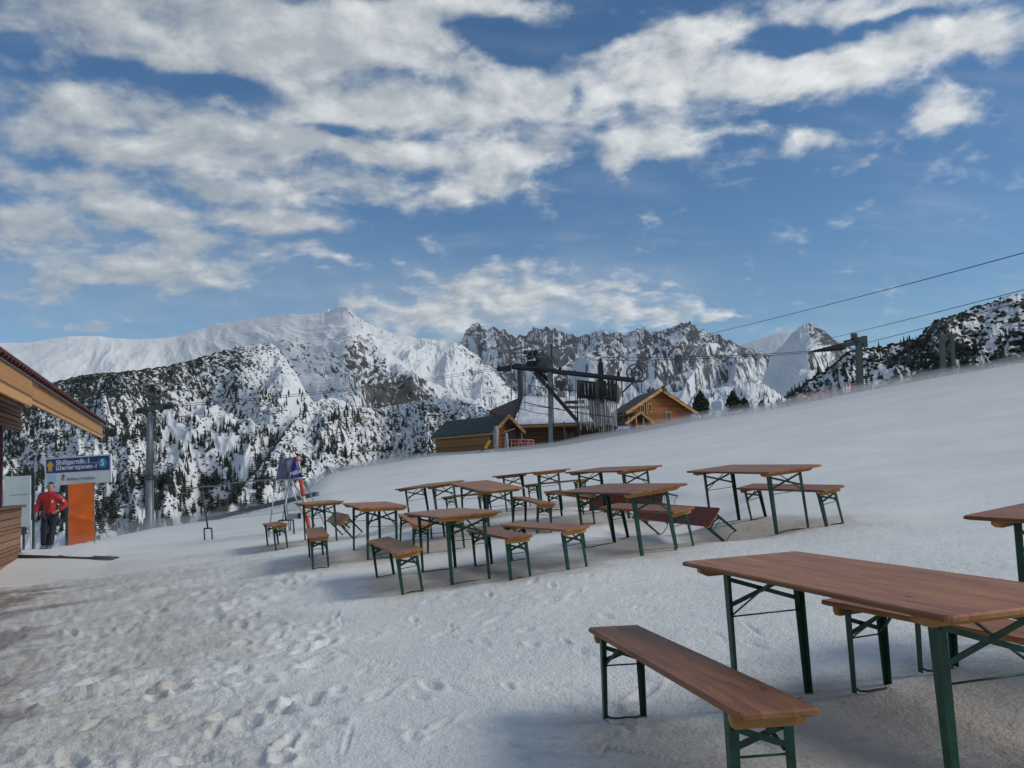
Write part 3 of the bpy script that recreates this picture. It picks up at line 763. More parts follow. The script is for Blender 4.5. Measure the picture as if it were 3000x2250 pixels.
f1 = [s for s in far if s[2] in ('pine_covered_slope', 'lower_pine_ridge')]+bushes('pine_covered_slope', 4200, 0, 1050, 1010, 1500, .35, 1.0, .25)+bushes('lower_pine_ridge', 1500, 650, 1480, 1180, 1400, .35, 1.0, .25)
o = forest('far_forest', f1); tag(o, 'scattered far pines and dwarf pine thickets on the left mountainside', 'forest')
f2 = [s for s in far if s[2] in ('dark_wooded_hill', 'snowy_knoll')]+bushes('dark_wooded_hill', 1300, 2300, 3050, 870, 1190, .3, .8, .3)
o = forest('dwarf_pine_thicket', f2); tag(o, 'dwarf pine thicket covering the dark hill at the right', 'thicket')
#ITER2#
# ------------------------------------------------------------------ tables and benches
def wood_material(name, c1, c2, rough=.45, scale=1.0, axis=0, wet=0):
    m, N, b = principled(name, rough=rough, spec=.22)
    tc = N.node('ShaderNodeTexCoord').outputs['Object']; oi = N.node('ShaderNodeObjectInfo').outputs['Random']
    off = N.xyz(N.m('MULTIPLY', oi, 37), N.m('MULTIPLY', oi, 11), 0)
    mp = N.node('ShaderNodeMapping'); sc = [9, 9, 9]; sc[axis] = .8; mp.inputs['Scale'].default_value = [s*scale for s in sc]
    N.link(N.vm('ADD', tc, off), mp.inputs[0])
    g = N.noise(mp.outputs[0], 1.6, 7, .62, .8); g2 = N.noise(mp.outputs[0], 7, 4, .6)
    big = N.noise(N.vm('ADD', tc, off), 1.7, 4, .55)
    f = N.m('ADD', N.m('MULTIPLY', g, .75), N.m('MULTIPLY', g2, .25))
    c = N.mix(N.smooth(f, .32, .68), c1, c2)
    c = N.mix(N.m('MULTIPLY', N.smooth(big, .5, .75), .35), c, tuple(x*.62 for x in c1))
    # joints between the boards and pale scratches
    jx = N.sep(tc)[1]; fr = N.m('FRACT', N.m('ADD', N.m('DIVIDE', jx, .149), .5)); je = N.smooth(N.m('ABSOLUTE', N.m('SUBTRACT', fr, .5)), .485, .497)
    c = N.mix(N.m('MULTIPLY', je, .55 if axis == 0 else 0), c, tuple(x*.3 for x in c1))
    mp3 = N.node('ShaderNodeMapping'); mp3.inputs['Scale'].default_value = (3, 26, 1); mp3.inputs['Rotation'].default_value = (0, 0, .35); N.link(N.vm('ADD', tc, off), mp3.inputs[0])
    sc3 = N.m('MULTIPLY', N.smooth(N.noise(mp3.outputs[0], 4, 3, .5), .68, .74), .35); c = N.mix(sc3, c, tuple(min(1, x*1.5+.05) for x in c2))
    # worn spots
    w = N.m('MULTIPLY', N.smooth(N.noise(N.vm('ADD', tc, off), 6, 5, .7), .62, .74), .25)
    c = N.mix(w, c, tuple(min(1, x*1.6+.03) for x in c2))
    # knots
    vo = N.node('ShaderNodeTexVoronoi'); vo.inputs['Scale'].default_value = 1.0; mp2 = N.node('ShaderNodeMapping'); s2 = [5.5]*3; s2[axis] = 2.4; mp2.inputs['Scale'].default_value = s2
    N.link(N.vm('ADD', tc, off), mp2.inputs[0]); N.link(mp2.outputs[0], vo.inputs['Vector'])
    kn = N.m('MULTIPLY', N.smooth(vo.outputs[0], .085, .03), .8); c = N.mix(kn, c, tuple(x*.25 for x in c1))
    hsv = N.node('ShaderNodeHueSaturation'); N.link(c, hsv.inputs['Color']); N.link(N.m('ADD', .80, N.m('MULTIPLY', oi, .42)), hsv.inputs['Value'])
    N.link(hsv.outputs[0], b.inputs['Base Color'])
    N.link(N.m('ADD', rough-.1, N.m('MULTIPLY', g, .25)), b.inputs['Roughness'])
    N.link(N.bump(f, .35, .004), b.inputs['Normal'])
    return m
TOPM = wood_material('varnished_red_brown_wood', (.20, .070, .030), (.39, .175, .075), .42)
REDM = wood_material('dark_red_varnished_wood', (.13, .022, .014), (.24, .05, .03), .4)
EDGEM = wood_material('bare_board_edge', (.22, .095, .045), (.40, .20, .09), .6)
SUNLITM = wood_material('sunlit_varnished_wood', (.26, .115, .045), (.42, .20, .08), .38)  # lighter golden copy of the varnish, sun glint painted into the colour
CLEATM = wood_material('orange_batten_wood', (.33, .16, .05), (.52, .28, .095), .6, 1, 1)
def steel_green():
    m, N, b = principled('green_painted_steel', rough=.45, spec=.4)
    tc = N.node('ShaderNodeTexCoord').outputs['Object']
    n = N.noise(tc, 14, 5, .65); n2 = N.noise(tc, 60, 3, .6)
    c = N.mix(N.smooth(n, .3, .7), (.004, .034, .021), (.010, .072, .041))
    c = N.mix(N.m('MULTIPLY', N.smooth(n, .66, .74), .7), c, (.10, .055, .03))
    N.link(c, b.inputs['Base Color']); N.link(N.bump(n2, .15, .002), b.inputs['Normal'])
    return m
STEEL = steel_green()
RODM, _, _ = principled('rusty_foot_rod', (.05, .045, .04), .6, .5)

def board(L, W, H, t, seed, split=True):
    """plank top: rounded corners and edges, two boards side by side"""
    rs = random.Random(seed); mb = MB()
    c = .022 if W > .4 else .015
    def slab(y0, y1, x0, x1):
        prof = [(c*.9, -t), (0, -t+.006), (0, -.008), (c*.35, 0)]
        vs = []; 
        for k, (ins, z) in enumerate(prof):
            a, b = x0+ins, x1-ins; p, q = y0+ins, y1-ins; r = c
            ring = [(a+r, p), (b-r, p), (b-r*.3, p+r*.3), (b, p+r), (b, q-r), (b-r*.3, q-r*.3), (b-r, q), (a+r, q), (a+r*.3, q-r*.3), (a, q-r), (a, p+r), (a+r*.3, p+r*.3)]
            vs += [(x, y, H+z) for x, y in ring]
        n = 12
        fs = [tuple(range(n-1, -1, -1))]
        mb.add(vs, [tuple(range(n-1, -1, -1))], 1)
        b0 = len(mb.v)-len(vs)
        for k in range(3):
            for i in range(n):
                j = (i+1) % n; mb.f.append([b0+k*n+i, b0+k*n+j, b0+(k+1)*n+j, b0+(k+1)*n+i]); mb.mi.append(0 if k == 2 else 1); mb.sm.append(False)
        mb.f.append([b0+3*n+i for i in range(n)]); mb.mi.append(0); mb.sm.append(False)
    slab(-W/2, W/2, -L/2, L/2)
    return mb
def leg_mb(x, y, H, sx, sy, w=.042, top=-.03):
    """one angle-iron leg: two plates, tapering towards the foot"""
    mb = MB(); t = .005
    zt = H+top
    # plate across the width and plate along the length
    def plate(a, b):
        mb.add(a+b, [(0, 1, 2, 3), (7, 6, 5, 4), (0, 4, 5, 1), (1, 5, 6, 2), (2, 6, 7, 3), (3, 7, 4, 0)])
    wt, wb = w, w*.72
    plate([(x, y-sy*0, 0), (x, y-sy*wb, 0), (x, y-sy*wt, zt), (x, y, zt)], [(x+sx*t, y, 0), (x+sx*t, y-sy*wb, 0), (x+sx*t, y-sy*wt, zt), (x+sx*t, y, zt)])
    plate([(x, y, 0), (x-sx*wb, y, 0), (x-sx*wt, y, zt), (x, y, zt)], [(x, y-sy*t, 0), (x-sx*wb, y-sy*t, 0), (x-sx*wt, y-sy*t, zt), (x, y-sy*t, zt)])
    return mb
def make_set(kind, top_mats, seed):
    L = 2.2; W, ix, iy, H = (TW, TIX, TIY, TH) if kind == 't' else (BW, BIX, BIY, BH)
    nm = 'beer_table' if kind == 't' else 'beer_bench'
    r = empty(nm)
    t = .028 if kind == 't' else .030
    bo = board(L, W, H, t, seed)
    bo.build('tabletop' if kind == 't' else 'seat', top_mats, r)
    lx = L/2-ix; ly = W/2-iy
    for sx in (-1, 1):
        # batten under the top
        ch = .042 if kind == 't' else .045
        cx = sx*(lx+(.055 if kind == 't' else .06)); wy = W/2-(.02 if kind == 't' else .012)
        mb = MB()
        z0 = H-t-.0005; q = .045 if kind == 't' else .008
        mb.prism([(cx-.022, -wy, z0), (cx-.022, -wy, z0-ch*.45), (cx-.022, -wy+q, z0-ch), (cx-.022, wy-q, z0-ch), (cx-.022, wy, z0-ch*.45), (cx-.022, wy, z0)], (.044*1, 0, 0))
        mb.build('batten', CLEATM, r)
        for sy in (-1, 1):
            leg_mb(sx*lx, sy*(ly+.018), H-t, sx, sy, .044 if kind == 't' else .040, -.012).build('leg', STEEL, r)
        # cross braces between the two legs
        ztop = H-t-.06; zm = H*(.70 if kind == 't' else .66)
        xx = sx*lx
        mb = MB()
        mb.bar((xx+sx*.008, -ly, ztop), (xx+sx*.008, ly, zm), .006, .024)
        mb.bar((xx-sx*.010, -ly, zm), (xx-sx*.010, ly, ztop), .006, .024)
        mb.build('cross_brace', STEEL, r)
        zr = H*(.62 if kind == 't' else .60)
        mb = MB().tube([(xx, -ly, zr), (xx, ly, zr)], .0045, 6); mb.build('tie_rod', STEEL, r)
        # folding stay up to the middle of the top
        mb = MB()
        for sy in (-1, 1): mb.bar((xx-sx*.012, sy*(ly-.01), zr+.01), (xx-sx*(.30 if kind == 't' else .20), sy*.03, H-t-.004), .02, .006)
        mb.build('folding_stay', STEEL, r)
        # bent rod between the feet
        pts = [(xx-sx*.01, -ly, .02), (xx-sx*.02, -ly+.02, .008), (xx-sx*.055, -ly*.55, .012), (xx-sx*.06, 0, .016), (xx-sx*.055, ly*.55, .012), (xx-sx*.02, ly-.02, .008), (xx-sx*.01, ly, .02)]
        MB().tube(pts, .006, 6).build('foot_rod', RODM, r)
    return r
TPROTO = make_set('t', [TOPM, EDGEM], 1); TSUNLIT = make_set('t', [SUNLITM, EDGEM], 2); BPROTO = make_set('b', [TOPM, EDGEM], 3); BRED = make_set('b', [REDM, REDM], 4)
def wobbly(o, nm):
    return o
LABELS = {
 'T1': 'large red-brown table in the right foreground, cut by the frame',
 'T5': 'table at the right edge behind the large foreground table, only its corner in view',
 'T2': 'table standing apart on the right of the group, bench tucked behind it',
 'B4': 'bench behind the rightmost table of the group, standing upright',
 'T3': 'wide table in the right middle with an overturned bench beneath it',
 'T4': 'back row table right of centre, directly behind the wide middle table',
 'B5': 'upright bench beneath the wide middle table, in front of the overturned bench',
 'B1': 'long bench alone in the foreground, left of the large table',
 'B2': 'bench behind the large foreground table, partly hidden under its top',
 'T6': 'back row table near the centre, just left of the back right one',
 'T7': 'reddish table in the middle with a deep orange front batten, above the long centre bench',
 'B14': 'bench in the front row, pushed against the right legs of the golden table',
 'B12': 'narrow bench leaning slightly, end-on between the middle table and the wide table',
 'B15': 'long bench in front of the group with a bright orange batten, right of centre',
 'T9': 'golden brown sunlit table in the front row',
 'T10': 'red-brown table left of the golden table, with a glowing orange front edge',
 'T8': 'leftmost table, seen end-on behind a short-looking bench',
 'T11': 'tall-looking table at the far left back, tilted up to the right',
 'B16': 'bench seen end-on in front of the leftmost table',
 'B19': 'leftmost bench, standing alone beside the metal stand',
 'B20': 'bench at the front left corner of the group with bright green front legs',
 'B18': 'bench between the red-brown left table and the golden table, half hidden by it',
 'B3': 'bench hidden behind the top of the large foreground table, two legs in view',
 'B11': 'bench in the back row leading up to the right between two far tables',
 'B10': 'bench hidden under and behind the left half of the wide middle table',
 'B17': 'bench seen beneath the golden table, its near end showing under the top',
 'B13': 'bench in the back row just right of the far left tilted table',
 'B6': 'overturned bench on its side under the wide middle table, dark red seat showing',
 'B7': 'overturned bench on its side behind the leftmost table',
 'B8': 'overturned bench on its side behind the wide middle table, mostly hidden'}
def set_matrix(o, org, x, y, n):
    o.matrix_world = Matrix(((x.x, y.x, n.x, org.x), (x.y, y.y, n.y, org.y), (x.z, y.z, n.z, org.z), (0, 0, 0, 1)))
used = set()
def place(nm, kind, org, x, y, n):
    pr = TSUNLIT if nm == 'T9' else (TPROTO if kind == 't' else (BRED if nm in ('B6', 'B8') else BPROTO))
    o = pr if id(pr) not in used else copy_tree(pr); used.add(id(pr))
    set_matrix(o, org, x, y, n)
    tag(o, LABELS[nm], 'table' if kind == 't' else 'bench', 'folding beer tables on the snow' if kind == 't' else 'folding benches around the tables')
    return o
for nm, kind, p in ITEMS:
    org, x, y, n = item_frame(p); place(nm, kind, org, x, y, n)
for nm, p in (('B6', [2.5286, 12.7177, -1.2397, 0.7819, -0.1278, 0.011]), ('B7', [-3.5744, 19.035, -1.2453, 0.6275, -0.0499, 0.0077]), ('B8', [2.3456, 16.3333, -1.0422, 1.2178, -0.0297, 0.0648])):
    org, x, y, n = item_frame([p[0], p[1], p[2], 0, 0, 0]); a = p[3]
    y2 = y*math.cos(a)+n*math.sin(a); n2 = n*math.cos(a)-y*math.sin(a); x2 = (x+n*p[5]).normalized()
    y2 = (y2-x2*y2.dot(x2)).normalized(); n2 = x2.cross(y2)
    place(nm, 'b', org+n*p[4], x2, y2, n2)
#ITER3#
# ------------------------------------------------------------------ small helpers for standing things
def part(mb, name, mat, root):
    o = mb.build(name, mat, root); o.location = -root.location; return o
def sub(mb, name, mat, par):
    return mb.build(name, mat, par)
def plain(name, c, rough=.6, metal=0, var=.25, scale=6, bump=.15):
    m, N, b = principled(name, c, rough, metal)
    tc = N.node('ShaderNodeTexCoord').outputs['Object']
    n = N.noise(tc, scale, 5, .62)
    N.link(N.mix(N.smooth(n, .25, .75), tuple(x*(1-var) for x in c), tuple(min(1, x*(1+var)) for x in c)), b.inputs['Base Color'])
    if bump: N.link(N.bump(n, bump, .02), b.inputs['Normal'])
    return m
def plank_material(name, c1, c2, width=.14, axis='Z', rough=.7):
    """boards laid side by side, dark joints between them, grain along them"""
    m, N, b = principled(name, rough=rough, spec=.25)
    tc = N.node('ShaderNodeTexCoord').outputs['Object']; x, y, z = N.sep(tc)
    c = {'X': x, 'Y': y, 'Z': z}[axis]
    k = N.m('DIVIDE', c, width); fr = N.m('FRACT', k); fl = N.m('FLOOR', k)
    edge = N.m('MINIMUM', fr, N.m('SUBTRACT', 1, fr))
    j = N.smooth(edge, .09, .02)
    wn = N.node('ShaderNodeTexWhiteNoise', noise_dimensions='1D'); N.link(fl, wn.inputs['W'])
    sc = {'X': (9, 1, 1), 'Y': (1, 9, 1), 'Z': (1.2, 1.2, 14)}[axis]
    mp = N.node('ShaderNodeMapping'); mp.inputs['Scale'].default_value = sc; N.link(N.vm('ADD', tc, N.xyz(N.m('MULTIPLY', wn.outputs[0], 9), 0, 0)), mp.inputs[0])
    g = N.noise(mp.outputs[0], 2.0, 6, .65, .5)
    col = N.mix(N.smooth(N.m('ADD', N.m('MULTIPLY', g, .7), N.m('MULTIPLY', wn.outputs[0], .3)), .3, .7), c1, c2)
    col = N.mix(N.m('MULTIPLY', j, .8), col, tuple(v*.2 for v in c1)); N.link(col, b.inputs['Base Color'])
    N.link(N.bump(N.m('SUBTRACT', g, N.m('MULTIPLY', j, 1.5)), .5, .015), b.inputs['Normal'])
    return m

# ------------------------------------------------------------------ wooden kiosk at the left edge
def kiosk():
    yF = 20.0
    E1 = at(298, 1249, yF); zE = E1.z
    d0 = ray(0, 1065); E0 = d0*(zE/d0.z)
    dirv = (E1-E0); dirv.z = 0; L = dirv.length; dirv.normalize()      # towards the far end
    out = Vector((dirv.y, -dirv.x, 0))                                  # away from the building (to the right)
    if out.x < 0: out = -out
    U = Vector((0, 0, 1))
    W1 = at(52, 1655, yF+.1)
    root = empty('wooden_kiosk', Vector((W1.x, W1.y, W1.z)), 'wooden kiosk cut by the left edge, yellow eave board under red roof tiles', 'kiosk')
    fas = plank_material('golden_eave_board', (.40, .20, .07), (.58, .32, .12), .29, 'Z', .55)
    N0 = E0-dirv*7.0
    fh = 35/FPX*yF
    # two lengths of fascia with a stepped joint
    t80 = None
    best = 9
    for k in range(200):
        p = E0+dirv*L*k/200
        a = p.x/p.y
        if abs(a-ray(80, 1115).x) < best: best = abs(a-ray(80, 1115).x); t80 = p
    for a, b, off, hh in ((N0, t80, .035, fh*1.22), (t80+dirv*.01, E1, 0, fh)):
        mb = MB(); mb.box((a+b)/2+out*off-U*hh/2, ((b-a).length, .035, hh), dirv, out, U); part(mb, 'eave_board', fas, root)
    # dark drip rail and tiles above the board
    rail = plain('dark_drip_rail', (.06, .045, .045), .4, .4)
    mb = MB(); mb.box((N0+E1)/2+out*.045+U*.012, ((E1-N0).length+.1, .05, .024), dirv, out, U); part(mb, 'drip_rail', rail, root)
    tile = plain('red_brown_roof_tiles', (.10, .022, .020), .6, 0, .45, 9, .4)
    mb = MB(); roofv = (-out*math.cos(R(38))+U*math.sin(R(38)))
    n = int((E1-N0).length/.21); nrm = dirv.cross(roofv); nrm = nrm if nrm.z > 0 else -nrm
    for i in range(n+1):
        c = N0+dirv*(i*.21+.1)+out*.09+U*.05
        for row in range(9):
            q = c+roofv*row*.33+nrm*(.0+.004*row)
            prof = [(-.105, .0), (-.07, .035), (0, .05), (.07, .035), (.105, .0)]
            v0 = [q+dirv*a+nrm*b for a, b in prof]; v1 = [p+roofv*.36-nrm*.02 for p in v0]
            lo = [p-nrm*.022 for p in v0]; lo1 = [p-nrm*.022 for p in v1]
            b0 = []
            mb.add(v0+v1, [(k, k+1, k+6, k+5) for k in range(4)], 0, True)
            mb.add(v0+lo, [(k, k+5, k+6, k+1) for k in range(4)])
            mb.add(lo+lo1, [(k, k+5, k+6, k+1) for k in range(4)])
    part(mb, 'roof_tiles', tile, root)
    # boarded underside of the eaves
    W0 = W1-dirv*9; 
    sof = plank_material('boarded_soffit', (.16, .08, .04), (.26, .14, .075), .12, 'X')
    over = (E1-W1).dot(out)
    # second, deeper board behind the fascia
    mb = MB(); a = E0-dirv*2; mb.box((a+t80)/2-out*.06-U*fh*1.15, ((t80-a).length, .05, .06), dirv, out, U); part(mb, 'rafter_plate', sof, root)
    wallm = plank_material('weathered_wall_planks', (.17, .085, .055), (.30, .175, .115), .15, 'Z')
    def zpx(px, py, p): return ray(px, py).z*p.y
    # upper band of logs, open gap, lower parapet with a sill
    zt = zE+over*.6; zb = zpx(48, 1266, W1)
    mb = MB()
    nlog = 11
    for k in range(nlog):
        z = zb+(zt-zb)*(k+.5)/nlog; a = W1-dirv*(.0+.05*(k % 2)); b = W0
        mb.box((a+b)/2+U*(z-a.z), ((a-b).length, .16-.02*(k % 2), (zt-zb)/nlog-.012), dirv, out, U, bev=.02)
    part(mb, 'upper_wall', wallm, root)
    zs = zpx(53, 1487, W1); z0 = W1.z-.5
    mb = MB(); npl = 8
    for k in range(npl):
        z = z0+(zs-z0)*(k+.5)/npl; a = W1; b = W0
        mb.box((a+b)/2+U*(z-W1.z)+out*(.010*(k % 2)), ((a-b).length, .12, (zs-z0)/npl-.008), dirv, out, U, bev=.012)
    part(mb, 'parapet_wall', wallm, root)
    mb = MB(); a = W1+dirv*.12; mb.box((a+W0)/2+U*(zs-W1.z+.03), ((a-W0).length, .30, .055), dirv, out, U, bev=.012); part(mb, 'sill', wallm, root)
    # dark red post
    for k in range(400):
        p = W1-dirv*k*.02
        if p.x/p.y < ray(-2, 1380).x: break
    mb = MB(); mb.box(p+U*((zs+zb)/2-p.z), (.12, .12, zb-zs), dirv, out, U, bev=.008); part(mb, 'post', plain('dark_red_paint', (.085, .012, .018), .5), root)
    # end wall of the parapet running back
    mb = MB()
    for k in range(npl):
        z = z0+(zs-z0)*(k+.5)/npl; a = W1-out*.06; b = W1-out*3.0-out*.0
        mb.box((a+b)/2+U*(z-W1.z)+dirv*(.008*(k % 2)-.05), (.10, (a-b).length, (zs-z0)/npl-.008), dirv, out, U, bev=.012)
    part(mb, 'end_wall', wallm, root)
kiosk()

# dark platform edge sticking out of the snow beside the kiosk
def platform_edge():
    za = float(gz(-11.1, 19.9)); zb = float(gz(-9.05, 19.9))
    a = Vector((-11.35, 19.92, za)); b = Vector((-9.05, 19.92, zb))
    root = empty('platform_edge', a, 'dark edge of a low platform, snow on top, running right from the kiosk foot', 'platform')
    mb = MB(); mb.add([a+Vector((0, -.17, -.25)), b+Vector((0, -.17, -.12)), b+Vector((0, -.17, .045)), a+Vector((0, -.17, .115)), a+Vector((0, .17, -.25)), b+Vector((0, .17, -.12)), b+Vector((0, .17, .045)), a+Vector((0, .17, .115))], [(0, 1, 2, 3), (7, 6, 5, 4), (3, 2, 6, 7), (0, 4, 5, 1), (1, 5, 6, 2), (0, 3, 7, 4)]); part(mb, 'boards', plain('dark_wet_boards', (.035, .03, .032), .6), root)
    # snow lying on the platform
    nu, nv = 40, 10; vs = []
    for jj in range(nv+1):
        for ii in range(nu+1):
            u, v = ii/nu, jj/nv; q = a.lerp(b, u*.80); zt = .115+(.045-.115)*u*.80; e = min(u*6, (1-u)*6, v*5, (1-v)*3, 1)
            vs.append(q+Vector((0, -.155+v*1.6, zt*(1-v)-.02*v+.035*e*(1-v*.8)+.01*float(fbm(np.array([u*9.]), np.array([v*5.]), 3)[0]))))
    part(MB().add(vs, [(jj*(nu+1)+ii, jj*(nu+1)+ii+1, (jj+1)*(nu+1)+ii+1, (jj+1)*(nu+1)+ii) for jj in range(nv) for ii in range(nu)], 0, True), 'snow_cover', SNOW, root)
    mb = MB(); mb.bar(b+Vector((-.42, -.20, .01)), b+Vector((.04, -.20, .01)), .06, .07); part(mb, 'end_plank', plain('grey_plank', (.12, .11, .10), .7), root)
platform_edge()

# ------------------------------------------------------------------ piste sign with orange panel and white board
WHITE = plain('sign_white', (.72, .73, .74), .45, 0, .04, 3, 0); NAVY = plain('sign_navy', (.015, .04, .17), .4, 0, .08, 3, 0)
LBLUE = plain('sign_light_blue', (.02, .25, .42), .4, 0, .08, 3, 0); YEL = plain('sign_yellow', (.75, .42, .03), .45, 0, .1, 4, 0)
PALE = plain('pale_blue_print', (.38, .60, .74), .45, 0, .05, 3, 0); GREYT = plain('grey_print', (.22, .24, .28), .5, 0, .05, 3, 0)
ORANGE = plain('orange_tarpaulin', (.80, .15, .012), .5, 0, .12, 1.5, .3); GALV = plain('galvanised_steel', (.20, .22, .23), .45, .6, .2, 3, .1)
DGREEN = plain('dark_green_post', (.045, .065, .065), .5, .2)
def text_mesh(name, body, size, mat, M, bold=.012, width=None, shear=0):
    cu = bpy.data.curves.new(name, 'FONT'); cu.body = body; cu.size = size; cu.offset = bold*size; cu.align_x = 'LEFT'; cu.align_y = 'BOTTOM_BASELINE'; cu.extrude = .002; cu.shear = shear
    t = bpy.data.objects.new(name+'_tmp', cu); COL.objects.link(t); dg = bpy.context.evaluated_depsgraph_get(); dg.update()
    me = bpy.data.meshes.new_from_object(t.evaluated_get(dg)); bpy.data.objects.remove(t); bpy.data.curves.remove(cu)
    co = np.empty(len(me.vertices)*3); me.vertices.foreach_get('co', co); co = co.reshape(-1, 3)
    if width:
        w = co[:, 0].max()-co[:, 0].min(); co[:, 0] = (co[:, 0]-co[:, 0].min())*width/w
    co = np.c_[co, np.ones(len(co))] @ np.array(M).T; me.vertices.foreach_set('co', co[:, :3].astype(np.float32).ravel())
    me.materials.clear(); me.materials.append(mat); me.name = name; me.update()
    o = bpy.data.objects.new(name, me); COL.objects.link(o); return o
def piste_sign():
    y = 24.2
    TL, TR_, BR_, BL = at(127, 1341, y+.35), at(322, 1328, y-.1), at(325, 1408.5, y-.1), at(132, 1424, y+.35)
    X = (TR_-TL).normalized(); Zv = ((TL-BL)+(TR_-BR_)).normalized(); Y = Zv.cross(X).normalized(); Zv = X.cross(Y)*1.0
    if Y.y < 0: pass
    w = ((TR_-TL).length+(BR_-BL).length)/2; h = ((TL-BL).length+(TR_-BR_).length)/2
    O = BL
    nrm = X.cross(Zv).normalized()      # towards the camera?
    if nrm.y > 0: nrm = -nrm
    foot = gpt(196, 1600)
    root = empty('piste_sign', foot, 'blue and white piste direction sign with a yellow arrow above the orange panel', 'sign')
    def P(u, v, d=0): return O+X*u*w+Zv*v*h+nrm*d
    mb = MB(); mb.prism([P(0, 0), P(1, 0), P(1, 1), P(0, 1)], -nrm*.03); part(mb, 'sign_board', WHITE, root)
    mb = MB(); mb.prism([P(.022, .44, .002), P(.978, .44, .002), P(.978, .955, .002), P(.022, .955, .002)], nrm*.003); part(mb, 'blue_field', NAVY, root)
    mb = MB(); c = [( .875+.068*math.cos(a)*1.0, .70+.165*math.sin(a)) for a in [k*math.tau/28 for k in range(28)]]
    mb.prism([P(u, v, .007) for u, v in c], nrm*.003); part(mb, 'round_badge', LBLUE, root)
    mb = MB(); ar = [(.055, .52), (.115, .52), (.115, .70), (.145, .70), (.088, .90), (.028, .70), (.055, .70)]
    mb.prism([P(u, v, .007) for u, v in ar], nrm*.003); part(mb, 'arrow', YEL, root)
    mb = MB(); mb.prism([P(.03, .05, .002), P(.165, .05, .002), P(.165, .40, .002), P(.03, .40, .002)], nrm*.003); part(mb, 'pale_field', PALE, root)
    mb = MB(); mb.prism([P(.235, .22, .004), P(.275, .13, .004), P(.30, .22, .004), P(.27, .29, .004)], nrm*.003); part(mb, 'logo_orange', plain('logo_orange', (.75, .2, .05), .5, 0, .05, 3, 0), root)
    mb = MB(); mb.prism([P(.25, .30, .004), P(.28, .24, .004), P(.31, .30, .004), P(.28, .40, .004)], nrm*.003); part(mb, 'logo_blue', plain('logo_blue', (.03, .14, .4), .5, 0, .05, 3, 0), root)
    def T(u, v, size, d=.008): 
        p = P(u, v, d); M = Matrix(((X.x, Zv.x, nrm.x, p.x), (X.y, Zv.y, nrm.y, p.y), (X.z, Zv.z, nrm.z, p.z), (0, 0, 0, 1))); return M
    for nm, s, u, v, size, mat, wd, b in (('lettering_latin', 'Shiligarnik-1', .175, .745, .17, WHITE, .50, .02), ('lettering_cyrillic', 'Шилигарник-1', .175, .545, .16, WHITE, .61, .02), ('numeral', '5', .848, .615, .23, WHITE, .05, .03),
                                 ('sponsor_lettering', 'Balkan Holidays', .335, .15, .115, GREYT, .42, .01), ('small_print', 'BORO', .04, .15, .08, plain('faint_print', (.25, .42, .55), .5, 0, .05, 3, 0), .10, .01)):
        if nm == 'small_print': continue
        o = text_mesh(nm, s, size, mat, T(u, v, size), b, wd*w); o.parent = root; o.location = -root.location
    mb = MB(); mb.prism([P(.175, .725, .006), P(.81, .725, .006), P(.81, .735, .006), P(.175, .735, .006)], nrm*.003); part(mb, 'dividing_line', WHITE, root)
    # posts
    for k, (px, pt, pb) in enumerate(((196, 1350, 1603), (96, 1390, 1622))):
        a = at(px, pb, y+.55); a.z = float(gz(a.x, a.y))-.3; t = at(px, pt, y+.55)
        mb = MB(); mb.box(Vector((a.x, a.y, (a.z+t.z)/2)), (.075, .06, t.z-a.z)); part(mb, 'post', DGREEN, root)
    # orange panel: wrinkled tarpaulin in a frame
    a, b, c, d = at(200, 1419, y), at(275, 1414, y), at(276.5, 1584, y), at(201.5, 1598, y)
    nu, nv = 16, 30; mb = MB(); vs = []
    for j in range(nv+1):
        for i in range(nu+1):
            u, v = i/nu, j/nv; p = a.lerp(b, u).lerp(d.lerp(c, u), v)
            fold = .045*math.exp(-((v-.50-.16*u)/.03)**2)+.04*math.exp(-((v-.62+.25*u)/.04)**2)-.03*math.exp(-((v-.42+.1*u)/.05)**2)
            vs.append(p+Vector((0, -1, 0))*(fold+.006*math.sin(u*7+v*11)))
    n = len(vs); vs += [p+Vector((0, .02, 0)) for p in vs]
    fs = [(j*(nu+1)+i, j*(nu+1)+i+1, (j+1)*(nu+1)+i+1, (j+1)*(nu+1)+i) for j in range(nv) for i in range(nu)]
    fs += [tuple(n+q for q in reversed(f)) for f in fs]
    mb.add(vs, fs, 0, True)
    foot2 = Vector((d.x, d.y, float(gz(d.x, d.y))))
    r2 = empty('orange_panel', foot2, 'tall creased orange panel under the piste sign', 'panel')
    part(mb, 'tarpaulin', ORANGE, r2)
    mb = MB(); mb.tube([b+Vector((0, .02, .02)), c+Vector((0, .02, -.3))], .012); part(mb, 'edge_rod', GALV, r2)
    # white notice board further left
    a, b, c, d = at(10, 1397, y+.4), at(89, 1393, y+.4), at(88, 1543, y+.4), at(10, 1545, y+.4)
    f3 = at(60, 1560, y+.4); f3.z = float(gz(f3.x, f3.y))
    r3 = empty('notice_board', f3, 'plain white notice board between the kiosk and the person in red', 'board')
    mb = MB(); mb.prism([a, b, c, d], Vector((0, .04, 0))); part(mb, 'board', plain('off_white_board', (.60, .66, .64), .5, 0, .08, 2, 0), r3)
    mb = MB(); mb.prism([a.lerp(d, .37)+Vector((.2, -.004, 0)), b.lerp(c, .36)+Vector((-.05, -.004, 0)), b.lerp(c, .37)+Vector((-.05, -.004, 0)), a.lerp(d, .38)+Vector((.2, -.004, 0))], Vector((0, -.002, 0))); part(mb, 'printed_line', GREYT, r3)
    for px in (68, 15):
        t = at(px, 1543, y+.44); mb = MB(); mb.box(Vector((t.x, t.y+.03, (t.z-.9)/2+t.z/2)), (.05, .05, .9)); part(mb, 'leg', DGREEN, r3)
